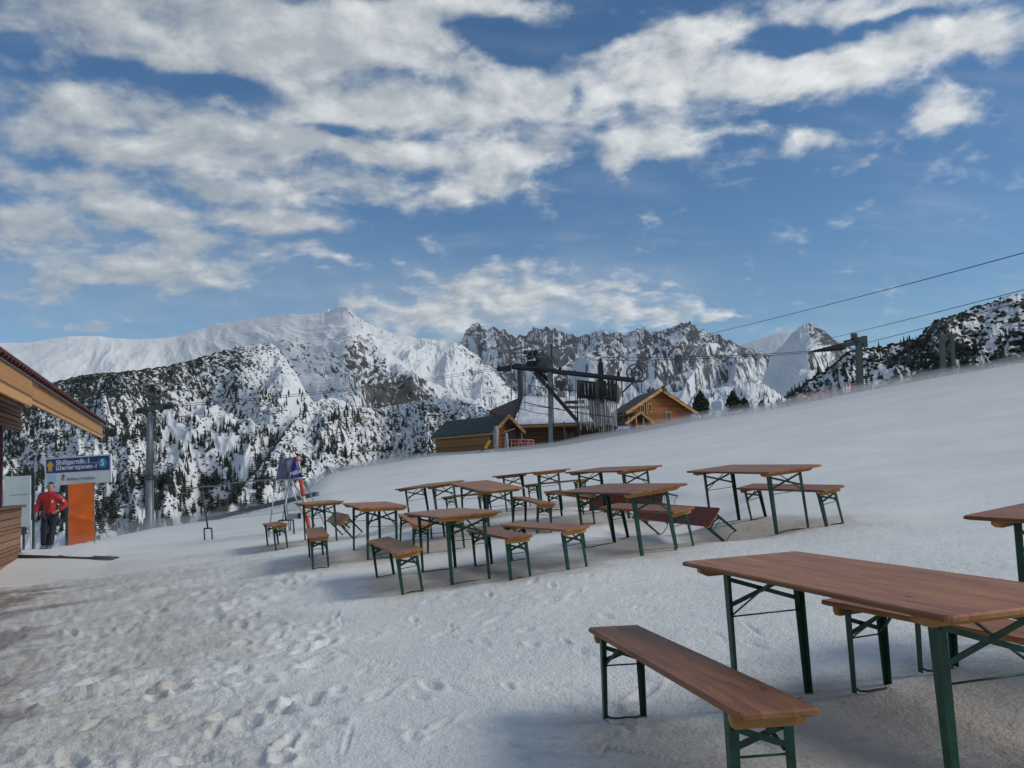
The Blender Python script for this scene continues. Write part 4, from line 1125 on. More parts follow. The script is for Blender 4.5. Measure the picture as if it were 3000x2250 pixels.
    t = at(91, 1540, y+.3); mb = MB(); mb.box(Vector((t.x, t.y, t.z-.3)), (.03, .03, .9)); part(mb, 'edge_strip', WHITE, r3)
piste_sign()

# ------------------------------------------------------------------ person in a red jacket
def skin(name, nodes, edges, mats, parent, sub_=2, extra=None):
    """grow a continuous surface round a skeleton; nodes: (pos, rx, ry)"""
    me = bpy.data.meshes.new(name); me.from_pydata([n[0] for n in nodes], edges, [])
    o = bpy.data.objects.new(name, me); COL.objects.link(o)
    m = o.modifiers.new('s', 'SKIN'); m.use_smooth_shade = True
    sv = me.skin_vertices[0].data
    for i, n in enumerate(nodes): sv[i].radius = (n[1], n[2]); sv[i].use_root = (i == 0)
    s = o.modifiers.new('u', 'SUBSURF'); s.levels = sub_; s.render_levels = sub_
    dg = bpy.context.evaluated_depsgraph_get(); dg.update()
    m2 = bpy.data.meshes.new_from_object(o.evaluated_get(dg)); bpy.data.objects.remove(o)
    if extra:
        bm = bmesh.new(); bm.from_mesh(m2); e = extra.mesh('x', mats); bm.from_mesh(e); bm.to_mesh(m2); bm.free()
    m2.name = name; m2.materials.clear(); m2.materials.append(mats)
    o = bpy.data.objects.new(name, m2); COL.objects.link(o); o.parent = parent
    m2.polygons.foreach_set('use_smooth', [True]*len(m2.polygons))
    return o
def person():
    f = at(140, 1614, 22.6); f.z = float(gz(f.x, f.y))-.03
    k = (1616-1424)/FPX*23.0/1.76
    root = empty('person', f, 'person in red and black ski jacket and dark trousers, hand on hip', 'person')
    root.scale = (k, k, k); root.rotation_euler = (0, R(2.0), R(12))
    SK = plain('skin', (.42, .23, .16), .5, 0, .1, 20, .05); RED = plain('red_jacket_cloth', (.42, .012, .016), .55, 0, .25, 7, .5)
    BLK = plain('black_cloth', (.012, .013, .018), .6, 0, .3, 7, .4); DRK = plain('dark_blue_trousers', (.009, .010, .02), .6, 0, .3, 6, .5); BOOT = plain('boot_grey_violet', (.10, .09, .14), .5, 0, .4, 14, .2)
    # x to the viewer's right, -y towards the viewer
    hipL, hipR = (-.09, 0, .93), (.09, 0, .93)
    N_ = [((0, 0, .98), .11, .08), ((0, 0, 1.12), .11, .08), ((0, 0, 1.30), .13, .09), ((0, 0, 1.42), .11, .08), ((0, -.005, 1.50), .058, .058), ((0, -.012, 1.57), .066, .072), ((0, -.018, 1.645), .078, .092), ((0, -.012, 1.72), .06, .07),
          (hipL, .09, .09), ((-.10, -.02, .52), .06, .06), ((-.095, .02, .10), .042, .045), ((-.095, -.12, .04), .04, .03),
          (hipR, .09, .09), ((.07, .03, .52), .06, .06), ((.03, .02, .10), .042, .045), ((.03, -.12, .04), .04, .03),
          ((-.20, 0, 1.40), .06, .06), ((-.29, .02, 1.16), .045, .045), ((-.30, -.05, .93), .03, .028), ((-.295, -.07, .86), .022, .038),
          ((.20, 0, 1.40), .06, .06), ((.36, .06, 1.16), .045, .045), ((.21, -.05, 1.02), .03, .028), ((.165, -.09, .985), .022, .034)]
    E_ = [(0, 1), (1, 2), (2, 3), (3, 4), (4, 5), (5, 6), (6, 7), (0, 8), (8, 9), (9, 10), (10, 11), (0, 12), (12, 13), (13, 14), (14, 15), (3, 16), (16, 17), (17, 18), (18, 19), (3, 20), (20, 21), (21, 22), (22, 23)]
    ex = MB()
    for base, d, sx in (((-.295, -.07, .85), Vector((.0, -.02, -1)), 1), ((.165, -.09, .985), Vector((-.9, -.15, -.35)), -1)):
        d = d.normalized(); side = Vector((0, 1, 0)) if sx == 1 else Vector((0, .2, 1)); b = Vector(base)
        for i, (o_, l) in enumerate(((-.028, .062), (-.010, .074), (.009, .070), (.027, .054))):
            p = b+side*o_+d*.02; q = p+d*l*.55; r_ = q+(d+Vector((.35*sx, -.1, 0))).normalized()*l*.45
            ex.tube([p, q, r_], [.0095, .0085, .006], 7)
        p = b+side*(-.032)-d*.02; ex.tube([p, p+(d+side*-.8).normalized()*.035, p+(d*1.3+side*-.7).normalized()*.06], [.011, .0095, .007], 7)
    ex.tube([(0, -.098, 1.668), (0, -.118, 1.640), (0, -.104, 1.628)], [.008, .015, .010], 7)          # nose
    for s in (-1, 1): ex.tube([(s*.078, 0, 1.675), (s*.088, .012, 1.655), (s*.078, .004, 1.615)], [.012, .016, .008], 6)   # ears
    skin('body', N_, E_, SK, root, 2, ex)
    mb = MB()
    for s in (-1, 1): mb.tube([(s*.030-.013, -.103, 1.665), (s*.030+.013, -.103, 1.665)], .0085, 8)
    mb.tube([(-.024, -.106, 1.592), (0, -.112, 1.590), (.024, -.106, 1.592)], .0055, 6)
    mb.build('face_features', plain('dark_eyes_and_lips', (.06, .025, .022), .4), root)
    skin('hair', [((0, .02, 1.66), .072, .078), ((0, .012, 1.725), .068, .080), ((0, -.02, 1.752), .05, .05)], [(0, 1), (1, 2)], plain('short_dark_hair', (.03, .02, .016), .7), root)
    J = [((0, 0, .86), .15, .12), ((0, 0, 1.08), .17, .135), ((0, 0, 1.28), .20, .145), ((0, 0, 1.42), .16, .12), ((0, -.005, 1.50), .078, .078), ((0, -.008, 1.545), .074, .076),
         ((-.20, 0, 1.40), .09, .09), ((-.31, .02, 1.16), .072, .075), ((-.315, -.05, .96), .050, .055),
         ((.20, 0, 1.40), .09, .09), ((.385, .06, 1.16), .072, .075), ((.235, -.05, 1.03), .050, .055)]
    skin('jacket', J, [(0, 1), (1, 2), (2, 3), (3, 4), (4, 5), (3, 6), (6, 7), (7, 8), (3, 9), (9, 10), (10, 11)], RED, root)
    skin('black_shoulder_yoke', [((0, .03, 1.435), .115, .085), ((-.205, .01, 1.425), .083, .083), ((-.285, .03, 1.27), .072, .076), ((.205, .01, 1.425), .083, .083), ((.305, .05, 1.29), .072, .076)], [(0, 1), (1, 2), (0, 3), (3, 4)], BLK, root)
    mb = MB(); mb.box((.10, -.152, 1.26), (.035, .012, .07)); mb.box((.34, -.055, 1.27), (.03, .02, .05), (1, 0, .5), (0, 1, 0), (-.5, 0, 1)); mb.box((-.335, -.06, 1.22), (.03, .02, .05)); mb.build('white_patches', WHITE, root)
    mb = MB(); mb.box((0, -.150, 1.22), (.010, .012, .50)); mb.build('zip', BLK, root)
    skin('trousers', [((0, 0, .95), .15, .12), ((-.095, 0, .86), .115, .115), ((-.105, -.02, .52), .090, .095), ((-.10, .02, .09), .085, .09), ((.095, 0, .86), .115, .115), ((.075, .03, .52), .090, .095), ((.04, .02, .09), .085, .09)], [(0, 1), (1, 2), (2, 3), (0, 4), (4, 5), (5, 6)], DRK, root)
    for x in (-.097, .038):
        skin('boot', [((x, .03, .06), .075, .07), ((x, -.07, .055), .072, .062), ((x, -.17, .045), .06, .045), ((x, .03, .16), .075, .075)], [(0, 1), (1, 2), (0, 3)], BOOT, root)
person()

# ------------------------------------------------------------------ tall metal stand with a wind-blown canvas
def stand():
    y = 21.6
    A = lambda px, py, d=0: at(px, py, y+d)
    base = A(835, 1545); base.z = float(gz(base.x, base.y))
    root = empty('metal_stand', base, 'tall folding metal stand with torn violet and grey canvas behind the leftmost benches', 'stand')
    tube = plain('bare_aluminium_tube', (.36, .38, .40), .35, .7, .15, 5, .05)
    gd = lambda p: Vector((p.x, p.y, float(gz(p.x, p.y))-.03))
    legs = [(A(807, 1408, -.2), gd(A(786, 1545, -.5))), (A(850, 1402, -.3), gd(A(818, 1560, -.7))), (A(888, 1401, -.25), gd(A(958, 1545, -.5))), (A(832, 1405, .35), gd(A(848, 1540, .5))), (A(858, 1408, .3), gd(A(925, 1530, .5))), (A(842, 1405, .4), gd(A(905, 1530, .7)))]
    for a, b in legs: part(MB().tube([a, b], .016, 8), 'leg', tube, root)
    mb = MB(); mb.tube([A(803, 1406, -.2), A(850, 1404, -.3), A(897, 1399, -.25)], .022, 8); mb.tube([A(803, 1406, -.2), A(832, 1405, .35), A(897, 1399, -.25)], .016, 8); part(mb, 'top_rail', tube, root)
    mb = MB(); p0 = legs[3][0].lerp(legs[3][1], .98); p1 = legs[4][0].lerp(legs[4][1], .98); mb.tube([legs[0][0].lerp(legs[0][1], .6), legs[3][0].lerp(legs[3][1], .6), legs[4][0].lerp(legs[4][1], .6)], .009, 6)
    part(mb, 'lower_brace', tube, root)
    # canvas: grey-violet left face and blue right face, sagging
    def sheet(q, name, mat, sag):
        nu, nv = 10, 12; vs = []
        for j in range(nv+1):
            for i in range(nu+1):
                u, v = i/nu, j/nv; p = q[0].lerp(q[1], u).lerp(q[3].lerp(q[2], u), v)
                vs.append(p+Vector((0, -1, 0))*(sag*math.sin(u*3.1)*math.sin(v*3.1)+.015*math.sin(u*9+v*6)+.012*math.sin(u*17-v*9)))
        n = len(vs); vs += [p+Vector((0, .008, 0)) for p in vs]
        fs = [(j*(nu+1)+i, j*(nu+1)+i+1, (j+1)*(nu+1)+i+1, (j+1)*(nu+1)+i) for j in range(nv) for i in range(nu)]
        fs += [tuple(n+k for k in reversed(f)) for f in fs]
        return part(MB().add(vs, fs, 0, True), name, mat, root)
    gv = plain('faded_violet_canvas', (.14, .15, .24), .6, 0, .5, 4, .3); bl = plain('deep_blue_violet_canvas', (.025, .03, .22), .5, 0, .15, 3, .2)
    sheet([A(820, 1345, -.1), A(861, 1338, -.15), A(850, 1404, -.3), A(806, 1407, -.2)], 'faded_canvas', gv, .05)
    sheet([A(860, 1338, -.15), A(867, 1340, -.15), A(889, 1398, -.27), A(850, 1404, -.3)], 'blue_canvas', bl, .04)
    a, b = A(850, 1396, -.40), A(883, 1383, -.40); X = (b-a).normalized(); Z = Vector((0, 0, 1)); Z = (Z-X*Z.dot(X)).normalized(); n = X.cross(Z); n = n if n.y < 0 else -n
    M = Matrix(((X.x, Z.x, n.x, a.x), (X.y, Z.y, n.y, a.y), (X.z, Z.z, n.z, a.z), (0, 0, 0, 1)))
    o = text_mesh('script_lettering', 'Milka', .13, plain('lilac_white_print', (.75, .74, .85), .5, 0, .03, 3, 0), M, .02, (b-a).length, .35); o.parent = root; o.location = -root.location
    # weathered painted pole standing in the frame
    p = [A(869, 1338, .25), A(880, 1400, .2), A(888, 1450, .15), A(897, 1500, .1)]; q = gd(A(906, 1552, .05))
    r2 = empty('painted_pole', q, 'weathered red and cream painted pole leaning through the metal stand', 'pole')
    cols = [plain('pole_red', (.45, .07, .04), .6, 0, .4, 20, .1), plain('pole_cream', (.55, .48, .30), .6, 0, .4, 20, .1)]
    segs = [p[0], p[0].lerp(p[1], .25), p[1].lerp(p[2], .1), p[2].lerp(p[3], .1), p[3].lerp(q, .2), q]
    for i in range(5): part(MB().tube([segs[i], segs[i+1]], .048, 10), 'painted_band', cols[i % 2], r2)
    # small board leaning inside
    c = A(856, 1510, .6); r3 = empty('small_board', gd(c), 'small grey board with dark edge standing in the snow behind the stand', 'board')
    part(MB().box(c+Vector((0, 0, -.02)), (.26, .03, .13)), 'board', plain('grey_board', (.33, .35, .38), .6), r3)
    part(MB().box(c+Vector((.18, 0, -.02)), (.07, .06, .14)), 'dark_block', BLKP, r3)
    part(MB().tube([c+Vector((-.05, .02, -.08)), gd(c+Vector((-.05, .02, 0)))], .012), 'leg', DGREEN, r3)
BLKP = plain('black_plastic', (.012, .013, .02), .5)
stand()
def fork_pole(px0, py0, px1, py1, bar, y, label, h2):
    t = at(px0, py0, y); b = at(px1, py1, y); foot = Vector((b.x, b.y, float(gz(b.x, b.y))))
    root = empty('barrier_post', foot, label, 'post', 'dark posts with a forked foot left of the tables')
    m = STEELD
    part(MB().tube([t, b], .022, 8), 'shaft', m, root)
    w = bar/FPX*y
    a, c = b+Vector((-w/2, 0, 0)), b+Vector((w/2, 0, .0))
    part(MB().tube([a, c], .02, 8), 'crossbar', m, root)
    for q in (a, c):
        g = Vector((q.x+.015, q.y, float(gz(q.x, q.y))-.03)); part(MB().tube([q, g], .02, 8), 'prong', m, root)
STEELD = plain('dark_grey_steel', (.06, .07, .08), .5, .4)
fork_pole(592, 1428, 609, 1548, 22, 22.5, 'slim dark post with a forked foot, alone between the tower and the tables', 0)
fork_pole(833, 1480, 838, 1524, 42, 20.8, 'short dark post with a wide forked foot in front of the metal stand', 0)
def rope():
    pts = []
    for i, (px, py) in enumerate(((560, 1432), (590, 1426), (640, 1424), (700, 1412), (760, 1408), (806, 1404), (850, 1398))): pts.append(at(px, py, 22.6-.5*i*.3))
    root = empty('barrier_rail', Vector((pts[0].x, pts[0].y, float(gz(pts[0].x, pts[0].y)))), 'thin grey rail running from the forked post to the metal stand', 'rail')
    part(MB().tube(pts, .018, 7), 'rail', plain('frosted_rail', (.20, .22, .24), .6, .2), root)
    part(MB().tube([pts[1]+Vector((-.08, 0, .0)), pts[1]+Vector((0, 0, .09)), pts[1]+Vector((.09, 0, .0))], .014, 6), 'hook', STEELD, root)
rope()
def ditch_board():
    a = gpt(585, 1520); b = gpt(930, 1468)
    root = empty('edging_beam', a, 'long dark edging beam along the brink of the snow behind the stand', 'beam')
    c = a.lerp(b, .62)
    mb = MB(); mb.bar(Vector((a.x, a.y, float(gz(a.x, a.y))+.0)), Vector((b.x, b.y, float(gz(b.x, b.y))+.28)), .2, .16); part(mb, 'beam', plain('grey_weathered_beam', (.10, .11, .12), .8), root)
ditch_board()
#ITER4#
# ------------------------------------------------------------------ wooden buildings beyond the crest
def B_(px, py, y): return at(px, py, y)
SNOWP, _n, _b = principled('roof_snow', (.66, .68, .71), .8, spec=.2)
_t = _n.node('ShaderNodeTexCoord').outputs['Object']; _nn = _n.noise(_t, .8, 6, .6)
_n.link(_n.mix(_n.smooth(_nn, .3, .7), (.58, .60, .64), (.74, .75, .78)), _b.inputs['Base Color']); _n.link(_n.bump(_nn, .5, .3), _b.inputs['Normal'])
WALLB = plank_material('brown_log_wall', (.17, .08, .03), (.30, .155, .062), .20, 'Z'); WALLO = plank_material('orange_log_wall', (.16, .055, .018), (.30, .115, .038), .18, 'Z')  # orange copy puts the warm light on the gables into the wood colour
TRIM = plank_material('pale_timber_trim', (.32, .18, .075), (.46, .28, .125), .4, 'Z'); ROOFG = plain('green_grey_roof_felt', (.035, .05, .05), .7, 0, .3, 2, .3)
ROOFD = plain('dark_brown_roof', (.035, .025, .025), .7, 0, .4, 2, .3); GLASSD = plain('dark_window_glass', (.02, .025, .035), .15, 0, .2, 2, 0); DOORW = plain('white_door', (.6, .58, .55), .5)
def window(root, c, X, w, h, nrm, frame=TRIM):
    Z = Vector((0, 0, 1)); mb = MB()
    for a, b in ((-1, 0), (1, 0)): mb.box(c+X*a*w/2+nrm*.04, (.09, .09, h+.1), X, nrm, Z)
    for s in (-1, 1): mb.box(c+Z*s*h/2+nrm*.04, (w-.09, .09, .09), X, nrm, Z)
    o = part(mb, 'window', frame, root); mb = MB().box(c+nrm*.012, (w-.08, .02, h-.08), X, nrm, Z); g = mb.build('pane', GLASSD, o); return o
def gable_house(name, label, A, Bc, C, z_base, eave, ridge, over, wall, gwall, roofm, trim, thick=.14, cat='hut', snow=0):
    """A far end of the long wall, Bc near corner, C other end of the gable wall (plan points); heights above z_base"""
    root = empty(name, Vector((Bc.x, Bc.y, z_base)), label, cat)
    U = Vector((0, 0, 1)); A, Bc, C = [Vector((p.x, p.y, z_base)) for p in (A, Bc, C)]
    D = A+(C-Bc); 
    lx = (Bc-A).normalized(); gx = (C-Bc).normalized()
    def wallp(a, b, m, nm, h=eave): part(MB().prism([a-U*3, b-U*3, b+U*h, a+U*h], lx.cross(U)*0+ (D-A).normalized()*0 + ((a+b)/2-(A+C)/2).normalized()*-.12), nm, m, root)
    wallp(A, Bc, wall, 'long_wall'); wallp(D, C, wall, 'rear_wall')
    mid = (Bc+C)/2; midA = (A+D)/2
    part(MB().prism([Bc-U*3, C-U*3, C+U*eave, mid+U*(ridge-.05), Bc+U*eave], -lx*.12), 'gable_wall', gwall, root)
    part(MB().prism([A-U*3, D-U*3, D+U*eave, midA+U*(ridge-.05), A+U*eave], lx*.12), 'rear_gable_wall', wall, root)
    rl = mid+lx*over+U*ridge; rr = midA-lx*over*.6+U*ridge
    roofs = []
    for s, c0, c1 in ((-1, Bc, A), (1, C, D)):
        down = (c0-mid).normalized(); sl = (c0+U*eave-mid-U*(ridge-.05)); sl.normalize()
        e0 = c0+U*eave+sl*over*.8+lx*over; e1 = c1+U*eave+sl*over*.8-lx*over*.6
        n = lx.cross(sl); n = n if n.z > 0 else -n
        o = part(MB().prism([rl+n*.02, e0+n*.02, e1+n*.02, rr+n*.02], n*thick), 'roof', roofm, root)
        # verge board at the gable end
        part(MB().bar(rl+lx*.03-n*.03, e0+lx*.03-n*.03, .06, .30, n), 'verge_board', trim, root)
        if s == -1:
            part(MB().bar(e0-n*.05, e1-n*.05, .05, .20, U), 'eave_board', trim, root)
        if snow and (s == -1):
            pass
        roofs.append((n, rl, e0, e1, rr, sl))
    return root, A, Bc, C, D, lx, gx, roofs
def on_plan(px, y): d = ray(px, 1300); return Vector((d.x*y, y, 0))
def z_at(px, py, y): return ray(px, py).z*y
# --- small hut, left
yc = 86.
zb = z_at(1443, 1326, yc)
A0, B0, C0 = on_plan(1276, 92.5), on_plan(1443, yc), on_plan(1524, 88.8)
hutroot, A, Bc, C, D, lx, gx, rf = gable_house('wooden_hut', 'small yellow-brown wooden hut with green-grey roof, leftmost building on the crest', A0, B0, C0, zb, (1326-1262)/FPX*yc, (1326-1218)/FPX*yc, .5, WALLB, WALLO, ROOFG, TRIM)
U = Vector((0, 0, 1))
# porch: dark sheet painting the shade of the recess, door, posts
gn = lx
mb = MB(); p = Bc.lerp(C, .72)+lx*.03; mb.prism([Bc.lerp(C, .46)+lx*.03-U*.3, Bc.lerp(C, .97)+lx*.03-U*.3, Bc.lerp(C, .97)+lx*.03+U*2.1, Bc.lerp(C, .52)+lx*.03+U*3.2, Bc.lerp(C, .46)+lx*.03+U*3.2], lx*.02); part(mb, 'porch_shade', plain('porch_shade_paint', (.025, .014, .01), .8), hutroot)
part(MB().box(Bc.lerp(C, .80)+lx*.06+U*.8, (.05, .45, 1.0), lx, gx, U), 'door_panel', WALLO, hutroot)
for f_ in (.44, .98): part(MB().box(Bc.lerp(C, f_)+lx*.35+U*.8, (.12, .12, 2.2), lx, gx, U), 'porch_post', TRIM, hutroot)
part(MB().bar(Bc.lerp(C, .30)+lx*.3+U*1.95, Bc.lerp(C, .75)+lx*.3+U*2.35, .08, .10), 'porch_beam', TRIM, hutroot)
mb = MB(); mb.tube([Bc.lerp(C, .5)+lx*.5+U*3.6, Bc.lerp(C, .5)+lx*.5+U*5.6], .03, 6); part(mb, 'aerial', STEELD, hutroot)
part(MB().box((A+Bc)/2+U*.15+(-gx)*.25, ((Bc-A).length+.6, .5, .3), lx, gx, U), 'plinth', plain('snowy_plinth', (.40, .40, .42), .8), hutroot)

# --- long hall with the snow covered roof
def hall():
    y1 = 97.
    z0 = z_at(1600, 1330, y1)
    root = empty('mountain_hall', B_(1560, 1320, y1), 'low dark wooden hall with broad snow-covered roof behind the lift station', 'building')
    eL, eR = B_(1508, 1250, y1), B_(1700, 1245, y1-2)
    rL, rM, rR = B_(1533, 1164, y1+9), B_(1610, 1156, y1+9), B_(1770, 1168, y1+8)
    eR2 = B_(1800, 1240, y1-3)
    th = Vector((0, 0, .35))
    part(MB().prism([eL, eR2, rR, rL], th*.5), 'roof', ROOFD, root)
    # snow blanket with an uneven edge
    nu, nv = 60, 24; vs = []
    for j in range(nv+1):
        for i in range(nu+1):
            u, v = i/nu, j/nv; uu = u*.80+.0
            p = eL.lerp(eR2, uu).lerp(rL.lerp(rR, uu), v*.97+.01)
            e = min(u, 1-u, v, 1-v); hgt = .34*(1-math.exp(-e*14))+.12*float(fbm(np.array([u*7.]), np.array([v*4.]), 3)[0])*min(1, e*8)
            if .42 < v < .60 and u > .62: hgt -= .5*math.exp(-((v-.5)/.06)**2)
            vs.append(p+Vector((0, 0, .19+max(hgt, -.05))))
    n = len(vs); base = [Vector((p.x, p.y, p.z)) for p in vs]
    lows = []
    for j in range(nv+1):
        for i in range(nu+1):
            u, v = i/nu, j/nv; uu = u*.80; lows.append(eL.lerp(eR2, uu).lerp(rL.lerp(rR, uu), v*.97+.01)+Vector((0, 0, .178)))
    idx = lambda i, j: j*(nu+1)+i
    fs = [(idx(i, j), idx(i+1, j), idx(i+1, j+1), idx(i, j+1)) for j in range(nv) for i in range(nu)]
    rim = [(i, 0) for i in range(nu)]+[(nu, j) for j in range(nv)]+[(i, nv) for i in range(nu, 0, -1)]+[(0, j) for j in range(nv, 0, -1)]
    for k in range(len(rim)):
        a, b = idx(*rim[k]), idx(*rim[(k+1) % len(rim)]); fs.append((a, b, n+b, n+a))
    part(MB().add(vs+lows, fs, 0, True), 'roof_snow', SNOWP, root)
    # left slope, dark roof bare of snow
    far = B_(1432, 1208, y1+8)
    part(MB().prism([eL+Vector((-.3, 0, -.1)), rL+Vector((0, 0, .1)), rL+Vector((-.5, 4, .1)), far, far+Vector((.3, -3, -.2))], Vector((0, 0, .2))), 'side_roof', ROOFD, root)
    # walls
    wl, wr = B_(1515, 1260, y1+.6), B_(1800, 1252, y1-2.2)
    def dn(p, h): return Vector((p.x, p.y, p.z-h))
    part(MB().prism([Vector((wl.x, wl.y, eL.z)), Vector((wr.x, wr.y, eR2.z)), dn(wr, 5.5), dn(wl, 5.5)], Vector((0, .2, 0))), 'front_wall', plank_material('dark_brown_hall_wall', (.06, .032, .018), (.11, .06, .032), .22, 'Z'), root)
    part(MB().prism([Vector((wl.x, wl.y, eL.z)), dn(wl, 5.5), dn(far, 4), far], Vector((.2, .05, 0))), 'side_wall', WALLB, root)
    part(MB().bar(eL+Vector((0, -.1, -.02)), eR2+Vector((0, -.1, -.02)), .08, .28), 'eave_board', TRIM, root)
    for px in (1661, 1672):
        c = B_(px, 1286, y1-1.4); window(root, Vector((c.x, c.y-.25, c.z)), Vector((1, 0, 0)), .55, 1.3, Vector((0, -1, 0)), STEELD)
    for px in (1655, 1700): part(MB().box(B_(px, 1290, y1-2.3), (.16, .16, 4)), 'porch_post', plain('brown_post', (.12, .07, .04), .7), root)
    # red patch of a sunk dormer and the small vent with its hood
    c = B_(1683, 1183, y1+5); part(MB().box(c, (2.2, 1.2, .7)), 'dormer', plain('dark_red_panel', (.07, .02, .02), .7), root)
    c = B_(1645, 1157, y1+7.5); ch = part(MB().box(c-Vector((0, 0, .1)), (.9, .9, 1.0), bev=.06), 'chimney', plain('grey_chimney', (.16, .17, .19), .7), root)
    MB().box(c+Vector((0, 0, .6)), (.45, .45, .7)).build('flue', STEELD, ch)
    MB().box(c+Vector((-.05, 0, 1.25)), (1.15, .7, .8), bev=.05).build('cowl', plain('dark_cowl', (.05, .03, .03), .6), ch)
hall()

# --- chalet on the right
yc = 92.
zb = z_at(1860, 1262, yc)-.8
A0, B0, C0 = on_plan(1790, 101), on_plan(1846, yc), on_plan(2030, 97.5)
apex = z_at(1928, 1144, 94.8)-zb; ev = z_at(1842, 1204, yc)-zb
chal, A, Bc, C, D, lx, gx, rf = gable_house('chalet', 'orange wooden chalet with steep dark roof, right of the lift station', A0, B0, C0, zb, ev, apex, .9, WALLB, WALLO, ROOFD, TRIM, .2, 'building')
nrm = Vector((gx.y, -gx.x, 0)).normalized()
def onw(px, py, Bc=Bc):
    """point of the gable wall seen at a pixel"""
    d = ray(px, py); n = nrm; t = Bc.dot(n)/Vector((d.x, d.y, 0)).dot(n); p = d*t; return p
for px, py, w, h in ((1880, 1197, .6, .7), (1903, 1194, .4, .85), (1957, 1222, .8, 1.1), (1893, 1192, .3, 1.5)):
    c = onw(px, py)
    if px == 1902: part(MB().box(c+nrm*.05, (.05, w, h), nrm, gx, U), 'white_banner', DOORW, chal)
    elif px == 1893: part(MB().box(c+nrm*.05, (.08, .14, h), nrm, gx, U), 'gable_post', TRIM, chal)
    else: window(chal, c, gx, w, h, nrm)
c = onw(1929, 1150); part(MB().box(c+U*.35+nrm*.8, (.3, .3, .55), nrm, gx, U), 'ridge_cap', ROOFD, chal)
# porch in front with its own gable
pa, pb, pt = B_(1826, 1244, 89), B_(1912, 1245, 91), B_(1870, 1209, 90)
pr = empty('porch', Vector((pt.x, pt.y, zb)), 'small gabled timber porch in front of the orange chalet', 'porch')
for e in (pa, pb):
    sl = (e-pt).normalized(); n = sl.cross(lx); n = n if n.z > 0 else -n
    part(MB().prism([pt+lx*1.0, e+lx*1.0, e-lx*3.5, pt-lx*3.5], n*.12), 'roof', ROOFD, pr); part(MB().bar(pt+lx*1.02, e+lx*1.02, .06, .26, n), 'verge_board', TRIM, pr)
for f_ in (.12, .38, .62, .9):
    e = pa.lerp(pb, f_); part(MB().box(Vector((e.x, e.y, (e.z+zb)/2-.6))+lx*.8, (.13, .13, abs(e.z-zb)+2.6), lx, gx, U), 'post', TRIM, pr)
part(MB().bar(pa.lerp(pb, .38)+lx*.8-U*.2, pa.lerp(pb, .85)+lx*.8-U*.2, .1, .14), 'rail', TRIM, pr)
# violet banner between porch and station
a, b, c, d = B_(1805, 1247, 88), B_(1852, 1241, 88.5), B_(1853, 1262, 88.5), B_(1806, 1266, 88)
bn = empty('banner', d, 'violet-blue advertising banner left of the chalet porch', 'banner')
part(MB().prism([a, b, c, d], Vector((0, .05, 0))), 'cloth', plain('violet_banner_cloth', (.05, .05, .24), .6, 0, .3, 2, .1), bn)
X = (b-a).normalized(); Z = (a-d).normalized(); Z = (Z-X*Z.dot(X)).normalized(); n = X.cross(Z); n = n if n.y < 0 else -n; p0 = d.lerp(a, .3)+X*.15+n*.03
M = Matrix(((X.x, Z.x, n.x, p0.x), (X.y, Z.y, n.y, p0.y), (X.z, Z.z, n.z, p0.z), (0, 0, 0, 1)))
o = text_mesh('lettering', 'Milka', .5, plain('pale_lilac_print', (.7, .68, .82), .5, 0, .03, 3, 0), M, .02, 1.2, .3); o.parent = bn; o.location = -bn.location

